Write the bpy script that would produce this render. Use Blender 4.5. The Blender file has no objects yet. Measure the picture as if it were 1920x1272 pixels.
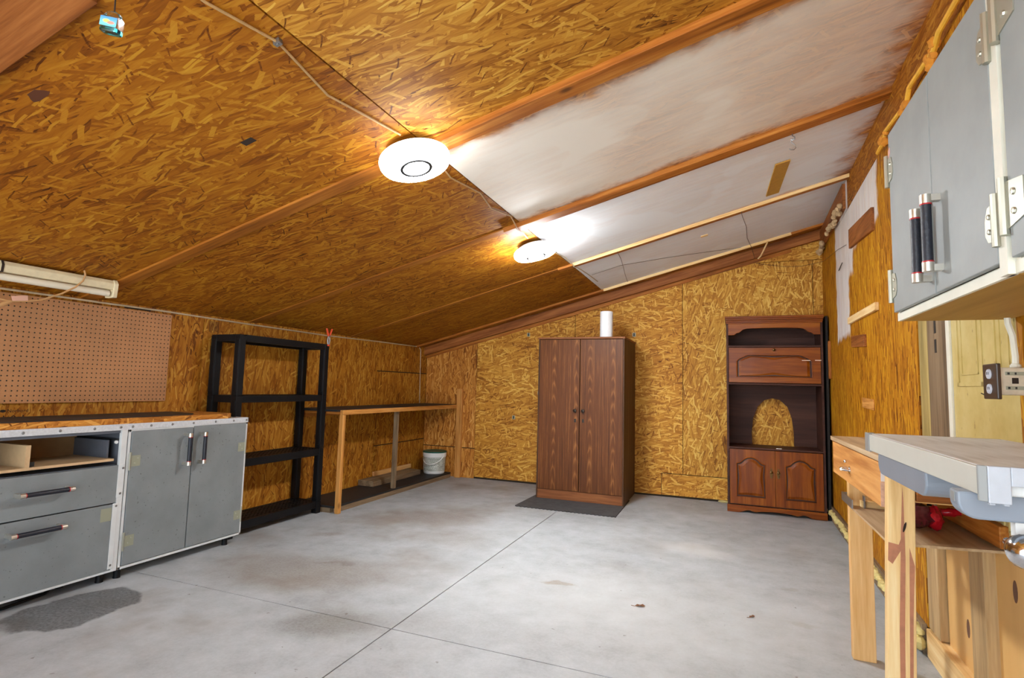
import bpy, bmesh, math, random
from mathutils import Vector, Matrix
random.seed(7)
sc = bpy.context.scene
PI = math.pi
COL = sc.collection

# ------------------------------------------------------------------ camera, world, exposure
CAM_H = 1.12
cam_d = bpy.data.cameras.new('camera'); cam = bpy.data.objects.new('camera', cam_d); COL.objects.link(cam)
cam_d.sensor_width = 36.0; cam_d.lens = 36.0*1011.65/1920.0; cam_d.clip_start = 0.02
yaw, pitch, roll = 0.377339, 0.087277, 0.0254882
fwd = Vector((-math.sin(yaw)*math.cos(pitch), math.cos(yaw)*math.cos(pitch), math.sin(pitch)))
rgt = Vector((math.cos(yaw), math.sin(yaw), 0)); upv = rgt.cross(fwd)
r2 = math.cos(roll)*rgt + math.sin(roll)*upv; u2 = -math.sin(roll)*rgt + math.cos(roll)*upv
cam.matrix_world = Matrix.Translation((0, 0, CAM_H)) @ Matrix((r2, u2, -fwd)).transposed().to_4x4()
sc.camera = cam

world = bpy.data.worlds.new('world'); sc.world = world; world.use_nodes = True
bg = world.node_tree.nodes['Background']
bg.inputs['Color'].default_value = (0.74, 0.87, 1.0, 1); bg.inputs['Strength'].default_value = 1.3
sun_d = bpy.data.lights.new('sun', 'SUN'); sun = bpy.data.objects.new('sun', sun_d); COL.objects.link(sun)
sun_d.energy = 25.0; sun_d.angle = .01; sun_d.color = (1.0, .98, .94)      # from over the roof: lights the drive outside the open door
sun.rotation_euler = (math.radians(-36), math.radians(8), 0)
LAMP = 16.5
sc.view_settings.view_transform = 'Standard'; sc.view_settings.look = 'None'
sc.view_settings.exposure = 1.9; sc.view_settings.gamma = 1.0
sc.view_settings.use_curve_mapping = False
try:
    sc.cycles.max_bounces = 8; sc.cycles.diffuse_bounces = 5; sc.cycles.use_denoising = True
except Exception: pass

# ------------------------------------------------------------------ material helpers
def srgb(r, g, b):
    f = lambda c: (c/255/12.92) if c/255 <= 0.04045 else ((c/255+0.055)/1.055)**2.4
    return (f(r), f(g), f(b), 1)
class NT:
    def __init__(s, tree): s.t = tree; s.n = tree.nodes; s.l = tree.links
    def new(s, typ, **kw):
        n = s.n.new(typ)
        for k, v in kw.items(): setattr(n, k, v)
        return n
    def put(s, sock, v):
        if isinstance(v, bpy.types.NodeSocket): s.l.new(v, sock)
        elif v is not None: sock.default_value = v
    def math(s, op, a, b=None, c=None, clamp=False):
        n = s.new('ShaderNodeMath', operation=op, use_clamp=clamp)
        s.put(n.inputs[0], a)
        if b is not None: s.put(n.inputs[1], b)
        if c is not None: s.put(n.inputs[2], c)
        return n.outputs[0]
    def mix(s, f, a, b, mode='MIX'):
        n = s.new('ShaderNodeMix', data_type='RGBA', blend_type=mode)
        s.put(n.inputs[0], f); s.put(n.inputs[6], a); s.put(n.inputs[7], b); return n.outputs[2]
    def mixf(s, f, a, b):
        n = s.new('ShaderNodeMix', data_type='FLOAT')
        s.put(n.inputs[0], f); s.put(n.inputs[2], a); s.put(n.inputs[3], b); return n.outputs[0]
    def noise(s, vec, scale, detail=3, rough=.55, dist=0.0, dims='3D'):
        n = s.new('ShaderNodeTexNoise', noise_dimensions=dims)
        s.put(n.inputs['Vector'], vec); n.inputs['Scale'].default_value = scale
        n.inputs['Detail'].default_value = detail; n.inputs['Roughness'].default_value = rough
        n.inputs['Distortion'].default_value = dist
        return n.outputs[0]
    def noisec(s, vec, scale, detail=2):
        n = s.new('ShaderNodeTexNoise'); s.put(n.inputs['Vector'], vec)
        n.inputs['Scale'].default_value = scale; n.inputs['Detail'].default_value = detail; return n.outputs[1]
    def ramp(s, f, stops, interp='LINEAR'):
        n = s.new('ShaderNodeValToRGB'); n.color_ramp.interpolation = interp
        e = n.color_ramp.elements
        while len(e) < len(stops): e.new(0.5)
        for el, (p, c) in zip(e, stops): el.position = p; el.color = c if len(c) == 4 else (*c, 1)
        s.put(n.inputs[0], f); return n.outputs[0]
    def mapr(s, v, a, b, c=0.0, d=1.0, smooth=True):
        n = s.new('ShaderNodeMapRange', interpolation_type='SMOOTHSTEP' if smooth else 'LINEAR')
        s.put(n.inputs[0], v); s.put(n.inputs[1], a); s.put(n.inputs[2], b); s.put(n.inputs[3], c); s.put(n.inputs[4], d)
        return n.outputs[0]
    def vmath(s, op, a, b=None):
        n = s.new('ShaderNodeVectorMath', operation=op); s.put(n.inputs[0], a)
        if b is not None: s.put(n.inputs[1], b)
        return n.outputs['Value'] if op in ('LENGTH', 'DOT_PRODUCT', 'DISTANCE') else n.outputs[0]
    def mapping(s, v, loc=(0,0,0), rot=(0,0,0), scale=(1,1,1), typ='POINT'):
        n = s.new('ShaderNodeMapping', vector_type=typ); s.put(n.inputs[0], v)
        n.inputs[1].default_value = loc; n.inputs[2].default_value = rot; n.inputs[3].default_value = scale
        return n.outputs[0]
    def sep(s, v):
        n = s.new('ShaderNodeSeparateXYZ'); s.put(n.inputs[0], v); return n.outputs
    def comb(s, x=0.0, y=0.0, z=0.0):
        n = s.new('ShaderNodeCombineXYZ'); s.put(n.inputs[0], x); s.put(n.inputs[1], y); s.put(n.inputs[2], z); return n.outputs[0]
def newmat(name):
    m = bpy.data.materials.new(name); m.use_nodes = True
    t = NT(m.node_tree); b = m.node_tree.nodes['Principled BSDF']
    return m, t, b
def objco(t): return t.new('ShaderNodeTexCoord').outputs['Object']
def orand(t): return t.new('ShaderNodeObjectInfo').outputs['Random']
def bump(t, b, h, strength=.3, dist=.002):
    n = t.new('ShaderNodeBump'); n.inputs['Strength'].default_value = strength; n.inputs['Distance'].default_value = dist
    t.put(n.inputs['Height'], h); t.l.new(n.outputs[0], b.inputs['Normal'])

def plain(name, col, rough=.5, metal=0.0, var=.0, vscale=8, bumps=0.0, spec=None, coat=0):
    m, t, b = newmat(name)
    c = col if len(col) == 4 else (*col, 1)
    if var > 0:
        v = objco(t)
        n = t.noise(v, vscale, 4, .6)
        k = t.mapr(n, .25, .75, 1-var, 1+var)
        cc = t.mix(1.0, c, t.comb(k, k, k), 'MULTIPLY'); t.l.new(cc, b.inputs['Base Color'])
        if bumps: bump(t, b, n, bumps, .002)
    else: b.inputs['Base Color'].default_value = c
    b.inputs['Roughness'].default_value = rough; b.inputs['Metallic'].default_value = metal
    if spec is not None: b.inputs['Specular IOR Level'].default_value = spec
    if coat: b.inputs['Coat Weight'].default_value = coat
    return m

# ---- oriented strand board: a node group of layered, rotated, stretched strand cells
def make_osb_group():
    g = bpy.data.node_groups.new('strand_board', 'ShaderNodeTree')
    g.interface.new_socket('Vector', in_out='INPUT', socket_type='NodeSocketVector')
    g.interface.new_socket('Spread', in_out='INPUT', socket_type='NodeSocketFloat')
    g.interface.new_socket('Color', in_out='OUTPUT', socket_type='NodeSocketColor')
    g.interface.new_socket('Value', in_out='OUTPUT', socket_type='NodeSocketFloat')
    t = NT(g); gi = t.new('NodeGroupInput'); go = t.new('NodeGroupOutput')
    vin = gi.outputs[0]; spr = gi.outputs[1]
    wv = t.vmath('SUBTRACT', t.noisec(vin, 9, 2), (.5, .5, .5))
    sc_n = t.new('ShaderNodeVectorMath', operation='SCALE'); t.put(sc_n.inputs[0], wv); sc_n.inputs[3].default_value = .025
    v = t.vmath('ADD', vin, sc_n.outputs[0])
    val = None
    layers = [(0.05, .10, .030, 0), (.45, .10, .018, .5), (-.4, .12, .018, .55), (1.15, .07, .014, .76), (-.9, .075, .015, .78), (.12, .16, .022, .68), (-.2, .12, .010, .68)]
    for i, (a, L, W, thr) in enumerate(layers):
        rn = t.new('ShaderNodeVectorRotate', rotation_type='Z_AXIS'); t.put(rn.inputs['Vector'], v)
        t.put(rn.inputs['Angle'], t.math('MULTIPLY', spr, a))
        mp = t.mapping(rn.outputs[0], loc=(i*3.71, i*1.93, 0), scale=(1/L, 1/W, 1))
        vo = t.new('ShaderNodeTexVoronoi', voronoi_dimensions='2D', feature='F1')
        t.put(vo.inputs['Vector'], mp); vo.inputs['Scale'].default_value = 1.0; vo.inputs['Randomness'].default_value = .95
        rgb = t.new('ShaderNodeSeparateColor'); t.put(rgb.inputs[0], vo.outputs['Color'])
        lv = t.math('ADD', t.math('MULTIPLY', rgb.outputs[0], .64), .18)
        lv = t.math('SUBTRACT', lv, t.math('MULTIPLY', t.mapr(vo.outputs['Distance'], .40, .62), .10))
        if val is None: val = lv
        else: val = t.mixf(t.math('GREATER_THAN', rgb.outputs[1], thr), val, lv)
    # thin dark slivers and bright splinters
    for a, thr, tgt, L_, W_ in ((.9, .984, .08, .08, .008), (-.35, .95, .80, .14, .016), (.25, .986, .12, .10, .008), (.1, .94, .88, .12, .012), (.5, .96, .80, .12, .024), (-1.3, .96, .82, .10, .018), (-.8, .97, .30, .14, .020)):
        rn = t.new('ShaderNodeVectorRotate', rotation_type='Z_AXIS'); t.put(rn.inputs['Vector'], v)
        t.put(rn.inputs['Angle'], t.math('MULTIPLY', spr, a))
        vo = t.new('ShaderNodeTexVoronoi', voronoi_dimensions='2D', feature='F1', distance='CHEBYCHEV')
        t.put(vo.inputs['Vector'], t.mapping(rn.outputs[0], loc=(a*7, 5, 0), scale=(1/L_, 1/W_, 1))); vo.inputs['Scale'].default_value = 1.0
        rgb = t.new('ShaderNodeSeparateColor'); t.put(rgb.inputs[0], vo.outputs['Color'])
        msk = t.math('MULTIPLY', t.math('GREATER_THAN', rgb.outputs[1], thr), t.math('LESS_THAN', vo.outputs['Distance'], .38))
        val = t.mixf(msk, val, tgt)
    big = t.noise(vin, 1.1, 2)
    fib = t.noise(t.mapping(v, scale=(9, 150, 1)), 1.0, 3, .65)
    val = t.math('ADD', val, t.math('MULTIPLY', t.math('SUBTRACT', fib, .5), .5))
    val = t.math('ADD', val, t.math('MULTIPLY', t.math('SUBTRACT', big, .5), .5))
    col = t.ramp(val, [(0.0, srgb(92, 50, 18)), (.18, srgb(158, 104, 46)), (.45, srgb(190, 136, 68)), (.68, srgb(208, 158, 88)), (1.0, srgb(238, 206, 146))])
    t.l.new(col, go.inputs[0]); t.l.new(val, go.inputs[1])
    return g
OSBG = make_osb_group()
def osb(name, ax, spread=1.0, tint=(1, 1, 1), rough=.62, paint=None):
    """ax: which object axes run along and across the strands, e.g. 'YZ'."""
    m, t, b = newmat(name)
    o = objco(t); s = t.sep(o); I = {'X': 0, 'Y': 1, 'Z': 2, 'S': 2}
    r = orand(t)
    v = t.comb(t.math('ADD', s[I[ax[0]]], t.math('MULTIPLY', r, 41.0)), t.math('ADD', t.math('ADD', s[2], s[0]) if ax[1] == 'S' else s[I[ax[1]]], t.math('MULTIPLY', r, 17.0)), 0.0)
    g = t.new('ShaderNodeGroup'); g.node_tree = OSBG
    t.put(g.inputs[0], v); g.inputs[1].default_value = spread
    c = t.mix(1.0, g.outputs[0], (*tint, 1), 'MULTIPLY')
    if paint: c = paint(t, o, s, c, g.outputs[1])
    t.l.new(c, b.inputs['Base Color']); b.inputs['Roughness'].default_value = rough
    b.inputs['Specular IOR Level'].default_value = .22; bump(t, b, g.outputs[1], .25, .0015)
    return m

def lumber(name, ax, cols, rough=.6, scale=1.0, contrast=1.0, knots=True, coat=0.0, bumps=.15):
    """sawn timber; ax = grain axis. cols: dark, mid, light"""
    m, t, b = newmat(name)
    o = objco(t); r = orand(t)
    o = t.vmath('ADD', o, t.comb(t.math('MULTIPLY', r, 13.0), t.math('MULTIPLY', r, 7.0), t.math('MULTIPLY', r, 29.0)))
    k = 0.06
    st = tuple(k if a == ax else 1 for a in 'XYZ')
    v = t.mapping(o, scale=tuple(x*scale for x in st))
    n1 = t.noise(v, 16, 3, .6, .6); n2 = t.noise(v, 80, 3, .65)
    f = t.math('ADD', t.math('MULTIPLY', n1, .65), t.math('MULTIPLY', n2, .35))
    f = t.math('ADD', t.math('MULTIPLY', t.math('SUBTRACT', f, .5), contrast*2.4), .5)
    c = t.ramp(f, [(.1, cols[0]), (.5, cols[1]), (.9, cols[2])])
    if knots:
        vo = t.new('ShaderNodeTexVoronoi', feature='F1'); vo.inputs['Scale'].default_value = 3.0*scale
        t.put(vo.inputs['Vector'], t.mapping(o, scale=tuple(.55 if a == ax else 1 for a in 'XYZ')))
        kk = t.mapr(t.math('ADD', vo.outputs['Distance'], t.math('MULTIPLY', n2, .03)), .03, .085, .75, 0.0)
        c = t.mix(kk, c, tuple(x*.28 for x in cols[0][:3]) + (1,))
    t.l.new(c, b.inputs['Base Color']); b.inputs['Roughness'].default_value = rough
    b.inputs['Coat Weight'].default_value = coat; b.inputs['Specular IOR Level'].default_value = .28
    bump(t, b, n2, bumps, .001)
    return m

def cathedral(name, cols, rough=.45):
    """dark laminate with stacked cathedral figures, grain along Z, seen along Y"""
    m, t, b = newmat(name)
    o = objco(t); s = t.sep(o); r = orand(t)
    x = t.math('ADD', s[0], t.math('MULTIPLY', s[1], .8))
    cell = t.math('MULTIPLY', t.math('ADD', x, t.math('MULTIPLY', r, .13)), 1/.115)
    fx = t.math('SUBTRACT', t.math('FRACT', cell), .5)
    idx = t.math('FLOOR', cell)
    wob = t.noise(t.comb(t.math('MULTIPLY', x, 4.0), idx, t.math('MULTIPLY', s[2], .9)), 3, 2)
    # nested arches: z + k*x^2, repeated
    arch = t.math('ADD', t.math('ADD', t.math('MULTIPLY', s[2], 1.0), t.math('MULTIPLY', t.math('MULTIPLY', fx, fx), 1.6)), t.math('ADD', t.math('MULTIPLY', wob, .25), t.math('MULTIPLY', idx, .37)))
    w = t.math('FRACT', t.math('MULTIPLY', arch, 7.0))
    w = t.math('POWER', t.math('ABSOLUTE', t.math('SUBTRACT', t.math('MULTIPLY', w, 2.0), 1.0)), 2.5)
    mid = t.mapr(t.math('ABSOLUTE', fx), .08, .26, 1.0, 0.0)
    odd = t.mapr(t.math('FRACT', t.math('MULTIPLY', idx, .5)), .2, .3)
    st = t.noise(t.mapping(o, scale=(1, 1, .02)), 70, 4, .7)
    st2 = t.noise(t.mapping(o, scale=(1, 1, .05)), 240, 3, .7)
    f = t.math('ADD', t.math('MULTIPLY', st, .75), t.math('MULTIPLY', st2, .25))
    f = t.math('ADD', t.math('MULTIPLY', t.math('SUBTRACT', f, .5), 1.7), .45)
    f = t.math('ADD', f, t.math('MULTIPLY', t.math('MULTIPLY', w, mid), t.math('MULTIPLY', odd, .34)))
    c = t.ramp(f, [(.05, cols[0]), (.5, cols[1]), (.95, cols[2])])
    t.l.new(c, b.inputs['Base Color']); b.inputs['Roughness'].default_value = rough; b.inputs['Specular IOR Level'].default_value = .22
    return m

def speckled(name, col, speck=(.05, .05, .05, 1), rough=.5, amount=.73):
    m, t, b = newmat(name)
    o = objco(t); n = t.noise(o, 5, 4, .6)
    k = t.mapr(n, .2, .8, .88, 1.1); c = t.mix(1.0, col, t.comb(k, k, k), 'MULTIPLY')
    sp = t.noise(o, 75, 2, .5); big = t.noise(o, 9, 2)
    f = t.mapr(t.math('ADD', sp, t.math('MULTIPLY', big, .15)), amount+.03, amount+.08, 0.0, .6)
    c = t.mix(f, c, speck); t.l.new(c, b.inputs['Base Color']); b.inputs['Roughness'].default_value = rough
    return m

# ------------------------------------------------------------------ materials
def box_mask(t, a, b, a0, a1, b0, b1, soft):
    m1 = t.math('MINIMUM', t.math('SUBTRACT', a, a0), t.math('SUBTRACT', a1, a))
    m2 = t.math('MINIMUM', t.math('SUBTRACT', b, b0), t.math('SUBTRACT', b1, b))
    return t.mapr(t.math('MINIMUM', m1, m2), -soft, soft)
def ceiling_paint(y0, y1, e0, e1, eR, tone, opac):
    def f(t, o, s, c, val):
        n = t.noise(t.mapping(o, scale=(1, 1.3, 1)), 5.0, 3, .6); nb = t.noise(o, 1.3, 2)
        jit = t.math('MULTIPLY', t.math('SUBTRACT', n, .5), .22)
        u = s[0]; y = s[1]
        d0 = t.math('SUBTRACT', t.math('SUBTRACT', y, y0), e0)
        d1 = t.math('SUBTRACT', t.math('SUBTRACT', y1, y), e1)
        dR = t.math('MULTIPLY', t.math('SUBTRACT', eR, u), .55)
        d = t.math('ADD', t.math('MINIMUM', t.math('MINIMUM', d0, d1), dR), jit)
        mask = t.mapr(d, -.05, .07)
        thin = t.mapr(t.math('ADD', nb, t.math('MULTIPLY', u, -.10)), .02, .32, opac[1], opac[0])
        streak = t.mapr(t.noise(t.mapping(o, rot=(0, 0, .35), scale=(.4, 3, 1)), 6, 4, .7), .3, .75, -.06, .06)
        thin = t.math('ADD', thin, streak)
        # patches of a whiter second coat
        second = t.mapr(t.noise(t.mapping(o, loc=(3.1, 0, 0), scale=(.9, 1.3, 1)), 2.0, 2, .4), .56, .60, 0.0, .10)
        fac = t.math('MULTIPLY', mask, t.math('ADD', thin, second), clamp=True)
        return t.mix(fac, c, tone)
    return f
def wall_paint(t, o, s, c, val):
    n = t.noisec(o, 7, 3); d = t.vmath('SUBTRACT', n, (.5, .5, .5)); ds = t.sep(d)
    y = t.math('ADD', s[1], t.math('MULTIPLY', ds[0], .18)); z = t.math('ADD', s[2], t.math('MULTIPLY', ds[1], .12))
    m1 = box_mask(t, y, z, 4.60, 5.17, 1.56, 3.2, .03)
    m2 = box_mask(t, y, z, 3.62, 5.17, 2.16, 3.2, .03)
    m3 = box_mask(t, y, t.math('SUBTRACT', z, t.math('MULTIPLY', t.math('SUBTRACT', y, 3.6), -.0)), 4.40, 5.17, 2.0, 3.2, .03)
    m = t.math('MAXIMUM', t.math('MAXIMUM', m1, m2), m3)
    st = t.mapr(t.noise(t.mapping(o, scale=(1, 3, .35)), 8, 3, .7), .3, .7, .70, .92)
    return t.mix(t.math('MULTIPLY', m, st), c, srgb(228, 226, 224))

WHITE_T = srgb(234, 236, 238)
M = {}
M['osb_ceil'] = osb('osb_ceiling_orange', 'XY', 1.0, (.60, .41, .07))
M['osb_ceil_r'] = osb('osb_ceiling_lit_tint', 'XY', .9, (.86, .74, .30))  # brighter tint: the lamp's light on these panels put into their colour
M['osb_w1'] = osb('osb_white_row_near', 'XY', .8, (.92, .70, .42), paint=ceiling_paint(2.085, 3.215, .05, .03, 4.44, srgb(238, 230, 218), (.97, .72)))
M['osb_w2'] = osb('osb_white_row_middle', 'XY', .8, (.92, .70, .42), paint=ceiling_paint(3.30, 4.45, 0.0, -.01, 4.50, WHITE_T, (.97, .90)))
M['osb_w3'] = osb('osb_white_row_back', 'XY', .8, (.92, .70, .42), paint=ceiling_paint(4.52, 5.74, -.05, -.05, 4.9, srgb(234, 237, 240), (.96, .90)))
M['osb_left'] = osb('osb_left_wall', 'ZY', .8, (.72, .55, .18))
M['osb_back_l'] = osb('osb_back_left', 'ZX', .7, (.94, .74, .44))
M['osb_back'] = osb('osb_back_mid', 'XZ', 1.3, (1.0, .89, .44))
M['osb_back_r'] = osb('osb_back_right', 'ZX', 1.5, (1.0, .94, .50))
M['osb_right'] = osb('osb_right_wall', 'ZY', .35, (.78, .60, .06), paint=wall_paint)
M['osb_top'] = osb('osb_worktop', 'YS', 1.2, (1, .82, .5))
M['osb_strip'] = osb('osb_top_strip', 'YZ', .6, (.60, .40, .10))
M['dark_gap'] = plain('dark_backing', (.03, .018, .008), .9)
ORANGE = (srgb(112, 60, 14), srgb(168, 98, 30), srgb(202, 138, 62))
REDWD = (srgb(98, 50, 18), srgb(142, 82, 34), srgb(176, 110, 56))
PINE = (srgb(190, 134, 74), srgb(220, 172, 108), srgb(236, 198, 140))
PALE = (srgb(208, 162, 100), srgb(234, 198, 138), srgb(244, 220, 170))
GREYW = (srgb(92, 74, 54), srgb(130, 108, 82), srgb(160, 138, 108))
M['orangeO'] = lumber('ceiling_strip_dark', 'X', (srgb(112, 62, 12), srgb(150, 88, 22), srgb(178, 114, 40)), knots=False)
for a in 'XYZ':
    M['bench'+a] = lumber('honey_lumber_'+a, a, (srgb(156, 96, 36), srgb(204, 142, 70), srgb(220, 166, 98)))
    M['orange'+a] = lumber('orange_lumber_'+a, a, ORANGE)
    M['red'+a] = lumber('red_lumber_'+a, a, REDWD)
    M['pine'+a] = lumber('pine_'+a, a, PINE)
    M['pale'+a] = lumber('pale_pine_'+a, a, PALE, knots=False)
    M['greyw'+a] = lumber('weathered_'+a, a, GREYW)
M['stud'] = lumber('stud_timber', 'Z', (srgb(148, 120, 80), srgb(186, 154, 108), srgb(208, 178, 132)), knots=False)
M['brownpost'] = lumber('stained_post', 'Z', (srgb(84, 66, 48), srgb(126, 104, 78), srgb(150, 128, 100)))
M['greenpost'] = lumber('greenish_post', 'Z', (srgb(120, 104, 60), srgb(168, 146, 88), srgb(196, 174, 112)))
M['ply'] = lumber('plywood', 'Z', (srgb(198, 148, 82), srgb(216, 170, 104), srgb(228, 188, 126)), knots=False, scale=.14, contrast=.5)
M['plyY'] = lumber('plywood_flat', 'Y', (srgb(150, 118, 84), srgb(188, 158, 120), srgb(212, 186, 150)), knots=False, scale=.5)
M['drawerface'] = lumber('drawer_face', 'Y', (srgb(176, 112, 52), srgb(214, 152, 84), srgb(230, 178, 112)), knots=False, scale=.7)
M['melamine'] = plain('drawer_box_board', srgb(196, 164, 122), .6, var=.12, vscale=12)
M['dust'] = plain('dusty_drawer_inside', srgb(150, 116, 78), .7, var=.15)
M['laminate'] = cathedral('wardrobe_laminate', (srgb(60, 30, 8), srgb(100, 55, 20), srgb(152, 98, 48)))
M['lam_dark'] = lumber('wardrobe_side', 'Z', (srgb(50, 30, 16), srgb(82, 52, 30), srgb(100, 66, 40)), knots=False)
M['lam_base'] = lumber('wardrobe_plinth', 'X', (srgb(86, 48, 22), srgb(126, 74, 38), srgb(152, 96, 54)), knots=False)
CH = (srgb(86, 36, 2), srgb(126, 60, 3), srgb(164, 94, 16))
M['cherryX'] = lumber('cherry_X', 'X', CH, .38, .8, .8, False, .06, .05)
M['cherryZ'] = lumber('cherry_Z', 'Z', CH, .38, .8, .8, False, .06, .05)
M['cherry_dark'] = lumber('cherry_dark', 'X', (srgb(46, 24, 18), srgb(68, 38, 28), srgb(86, 52, 38)), .6, .6, .8, False, 0, .03)
M['darkknob'] = plain('dark_bronze', srgb(44, 32, 22), .35, .6)
M['cherry_groove'] = plain('cherry_groove', srgb(58, 26, 12), .4)
M['brass'] = plain('aged_brass', srgb(110, 84, 50), .3, 1.0)
M['grey_door'] = speckled('grey_painted_door', srgb(124, 129, 130))
M['grey_upper'] = speckled('grey_upper_door', srgb(142, 147, 145), (.3, .3, .28, 1), amount=.8)
M['grey_in'] = plain('grey_inside', srgb(92, 96, 104), .5, var=.1)
M['white_trim'] = plain('white_enamel_trim', srgb(208, 210, 208), .4, var=.05, vscale=14)
M['cream_trim'] = plain('cream_trim', srgb(222, 220, 204), .5, var=.06, vscale=10)
M['under_ply'] = lumber('cabinet_underside', 'Y', (srgb(150, 112, 44), srgb(176, 136, 62), srgb(192, 154, 82)), knots=False, scale=.3)
M['alu'] = plain('diamond_plate', srgb(206, 209, 212), .4, .15, var=.1, vscale=90, bumps=.4)
M['hinge'] = plain('zinc_hinge', srgb(178, 176, 160), .35, .75)
M['hinge_p'] = plain('painted_hinge', srgb(146, 147, 126), .5)
M['chrome'] = plain('chrome', srgb(225, 225, 228), .12, 1.0)
M['nickel'] = plain('brushed_nickel', srgb(214, 208, 196), .28, .9)
M['grip'] = plain('navy_rubber_grip', srgb(24, 27, 38), .42, var=.25, vscale=160, bumps=.6)
M['redring'] = plain('red_ring', srgb(176, 30, 36), .4)
M['blackp'] = plain('black_plastic', srgb(15, 15, 17), .5, var=.2, vscale=10, spec=.25)
M['blackmat'] = plain('black_rubber_mat', srgb(34, 31, 30), .6, var=.3, vscale=9, bumps=.3)
M['greymat'] = plain('grey_rubber_mat', srgb(66, 66, 67), .75, var=.25, vscale=14, bumps=.3)
M['whitep'] = plain('white_plastic', srgb(226, 226, 222), .4, var=.04)
M['paper'] = plain('paper_roll', srgb(238, 238, 240), .9, var=.03, vscale=60, bumps=.3)
M['card'] = plain('cardboard_core', srgb(150, 120, 84), .9)
M['greenlid'] = plain('green_lid', srgb(28, 84, 68), .4)
M['oldwhite'] = plain('yellowed_enamel', srgb(214, 200, 164), .45, var=.1, vscale=18)
M['tube'] = plain('unlit_tube', srgb(222, 212, 190), .3)
M['cordw'] = plain('dirty_white_cord', srgb(190, 170, 140), .6, var=.12, vscale=40)
M['cordt2'] = plain('grimy_cable', srgb(176, 140, 92), .6, var=.15, vscale=30)
M['cordt'] = plain('tan_cord', srgb(186, 142, 92), .6)
M['tag'] = plain('pink_cable_tag', srgb(206, 160, 138), .7)
M['wire'] = plain('thin_dark_wire', srgb(70, 54, 46), .5, .5)
M['metal'] = plain('grey_steel', srgb(150, 150, 150), .35, .9)
M['orange_grip'] = plain('orange_clamp_grip', srgb(216, 72, 28), .45)
M['yellow_cord'] = plain('yellow_cord', srgb(226, 172, 52), .6, var=.12, vscale=30)
M['foam'] = plain('yellow_foam', srgb(214, 196, 128), .85, var=.12, vscale=20, bumps=.5)
M['foam_o'] = plain('orange_foam', srgb(206, 134, 36), .8, var=.12, vscale=20, bumps=.5)
M['table'] = None
M['traygrey'] = plain('blue_grey_plastic', srgb(132, 140, 150), .42, var=.03)
M['traymetal'] = plain('cast_corner', srgb(182, 187, 194), .5, .1, var=.05, vscale=30)
M['traydark'] = plain('grey_corner', srgb(140, 141, 138), .5)
M['brownplate'] = plain('brown_outlet_cover', srgb(60, 44, 32), .35)
M['recept'] = plain('grey_receptacle', srgb(186, 190, 200), .4)
M['steelbox'] = plain('galvanised_box', srgb(204, 198, 178), .4, .5, var=.12, vscale=30)
M['black'] = plain('black', (.012, .012, .012), .5)
M['ink'] = plain('black_ink', srgb(40, 26, 16), .9)
M['leaf'] = plain('dry_leaf', srgb(122, 82, 52), .9, var=.25, vscale=60)
M['redbag'] = plain('red_foil', srgb(186, 22, 34), .25, var=.2, vscale=40)
M['ruler'] = plain('yellowed_lath', srgb(182, 136, 52), .6, var=.08, vscale=30)
M['sticker'] = plain('white_sticker', srgb(224, 216, 212), .7)
M['sticker_r'] = plain('pink_sticker', srgb(210, 160, 150), .7)
M['scratch'] = plain('bare_wood_scratch', srgb(226, 196, 168), .8)

def mk_table():
    m, t, b = newmat('greyed_table_top'); o = objco(t)
    st = t.noise(t.mapping(o, scale=(6, .5, 1)), 8, 4, .65); bl = t.noise(o, 5, 3)
    f = t.math('ADD', t.math('MULTIPLY', st, .6), t.math('MULTIPLY', bl, .4))
    c = t.ramp(f, [(.3, srgb(168, 164, 156)), (.5, srgb(206, 207, 204)), (.7, srgb(218, 221, 220))])
    t.l.new(c, b.inputs['Base Color']); b.inputs['Roughness'].default_value = .55
    return m
M['table'] = mk_table()
M['tableedge'] = plain('cream_table_edge', srgb(196, 195, 184), .5, var=.03)

def mk_tan(name, c, holes=False):
    m, t, b = newmat(name); o = objco(t); n = t.noise(o, 3, 4, .6); n2 = t.noise(o, 120, 2)
    k = t.math('MULTIPLY', t.mapr(n, .25, .75, .86, 1.12), t.mapr(n2, .3, .7, .95, 1.05))
    t.l.new(t.mix(1.0, c, t.comb(k, k, k), 'MULTIPLY'), b.inputs['Base Color']); b.inputs['Roughness'].default_value = .6
    return m
M['pegboard'] = mk_tan('pegboard_hardboard', srgb(176, 124, 80))

def mk_door():
    m, t, b = newmat('yellowed_door_paint'); o = objco(t)
    n = t.noise(o, 4, 4, .65); c = t.ramp(n, [(.25, srgb(178, 154, 80)), (.5, srgb(198, 178, 112)), (.75, srgb(208, 192, 134))])
    st = t.mapr(t.noise(t.mapping(o, scale=(1, 2, .8)), 22, 3, .6), .64, .72, 0, .6)
    c = t.mix(st, c, srgb(122, 86, 34)); t.l.new(c, b.inputs['Base Color']); b.inputs['Roughness'].default_value = .5
    return m
M['olddoor'] = mk_door()

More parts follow.
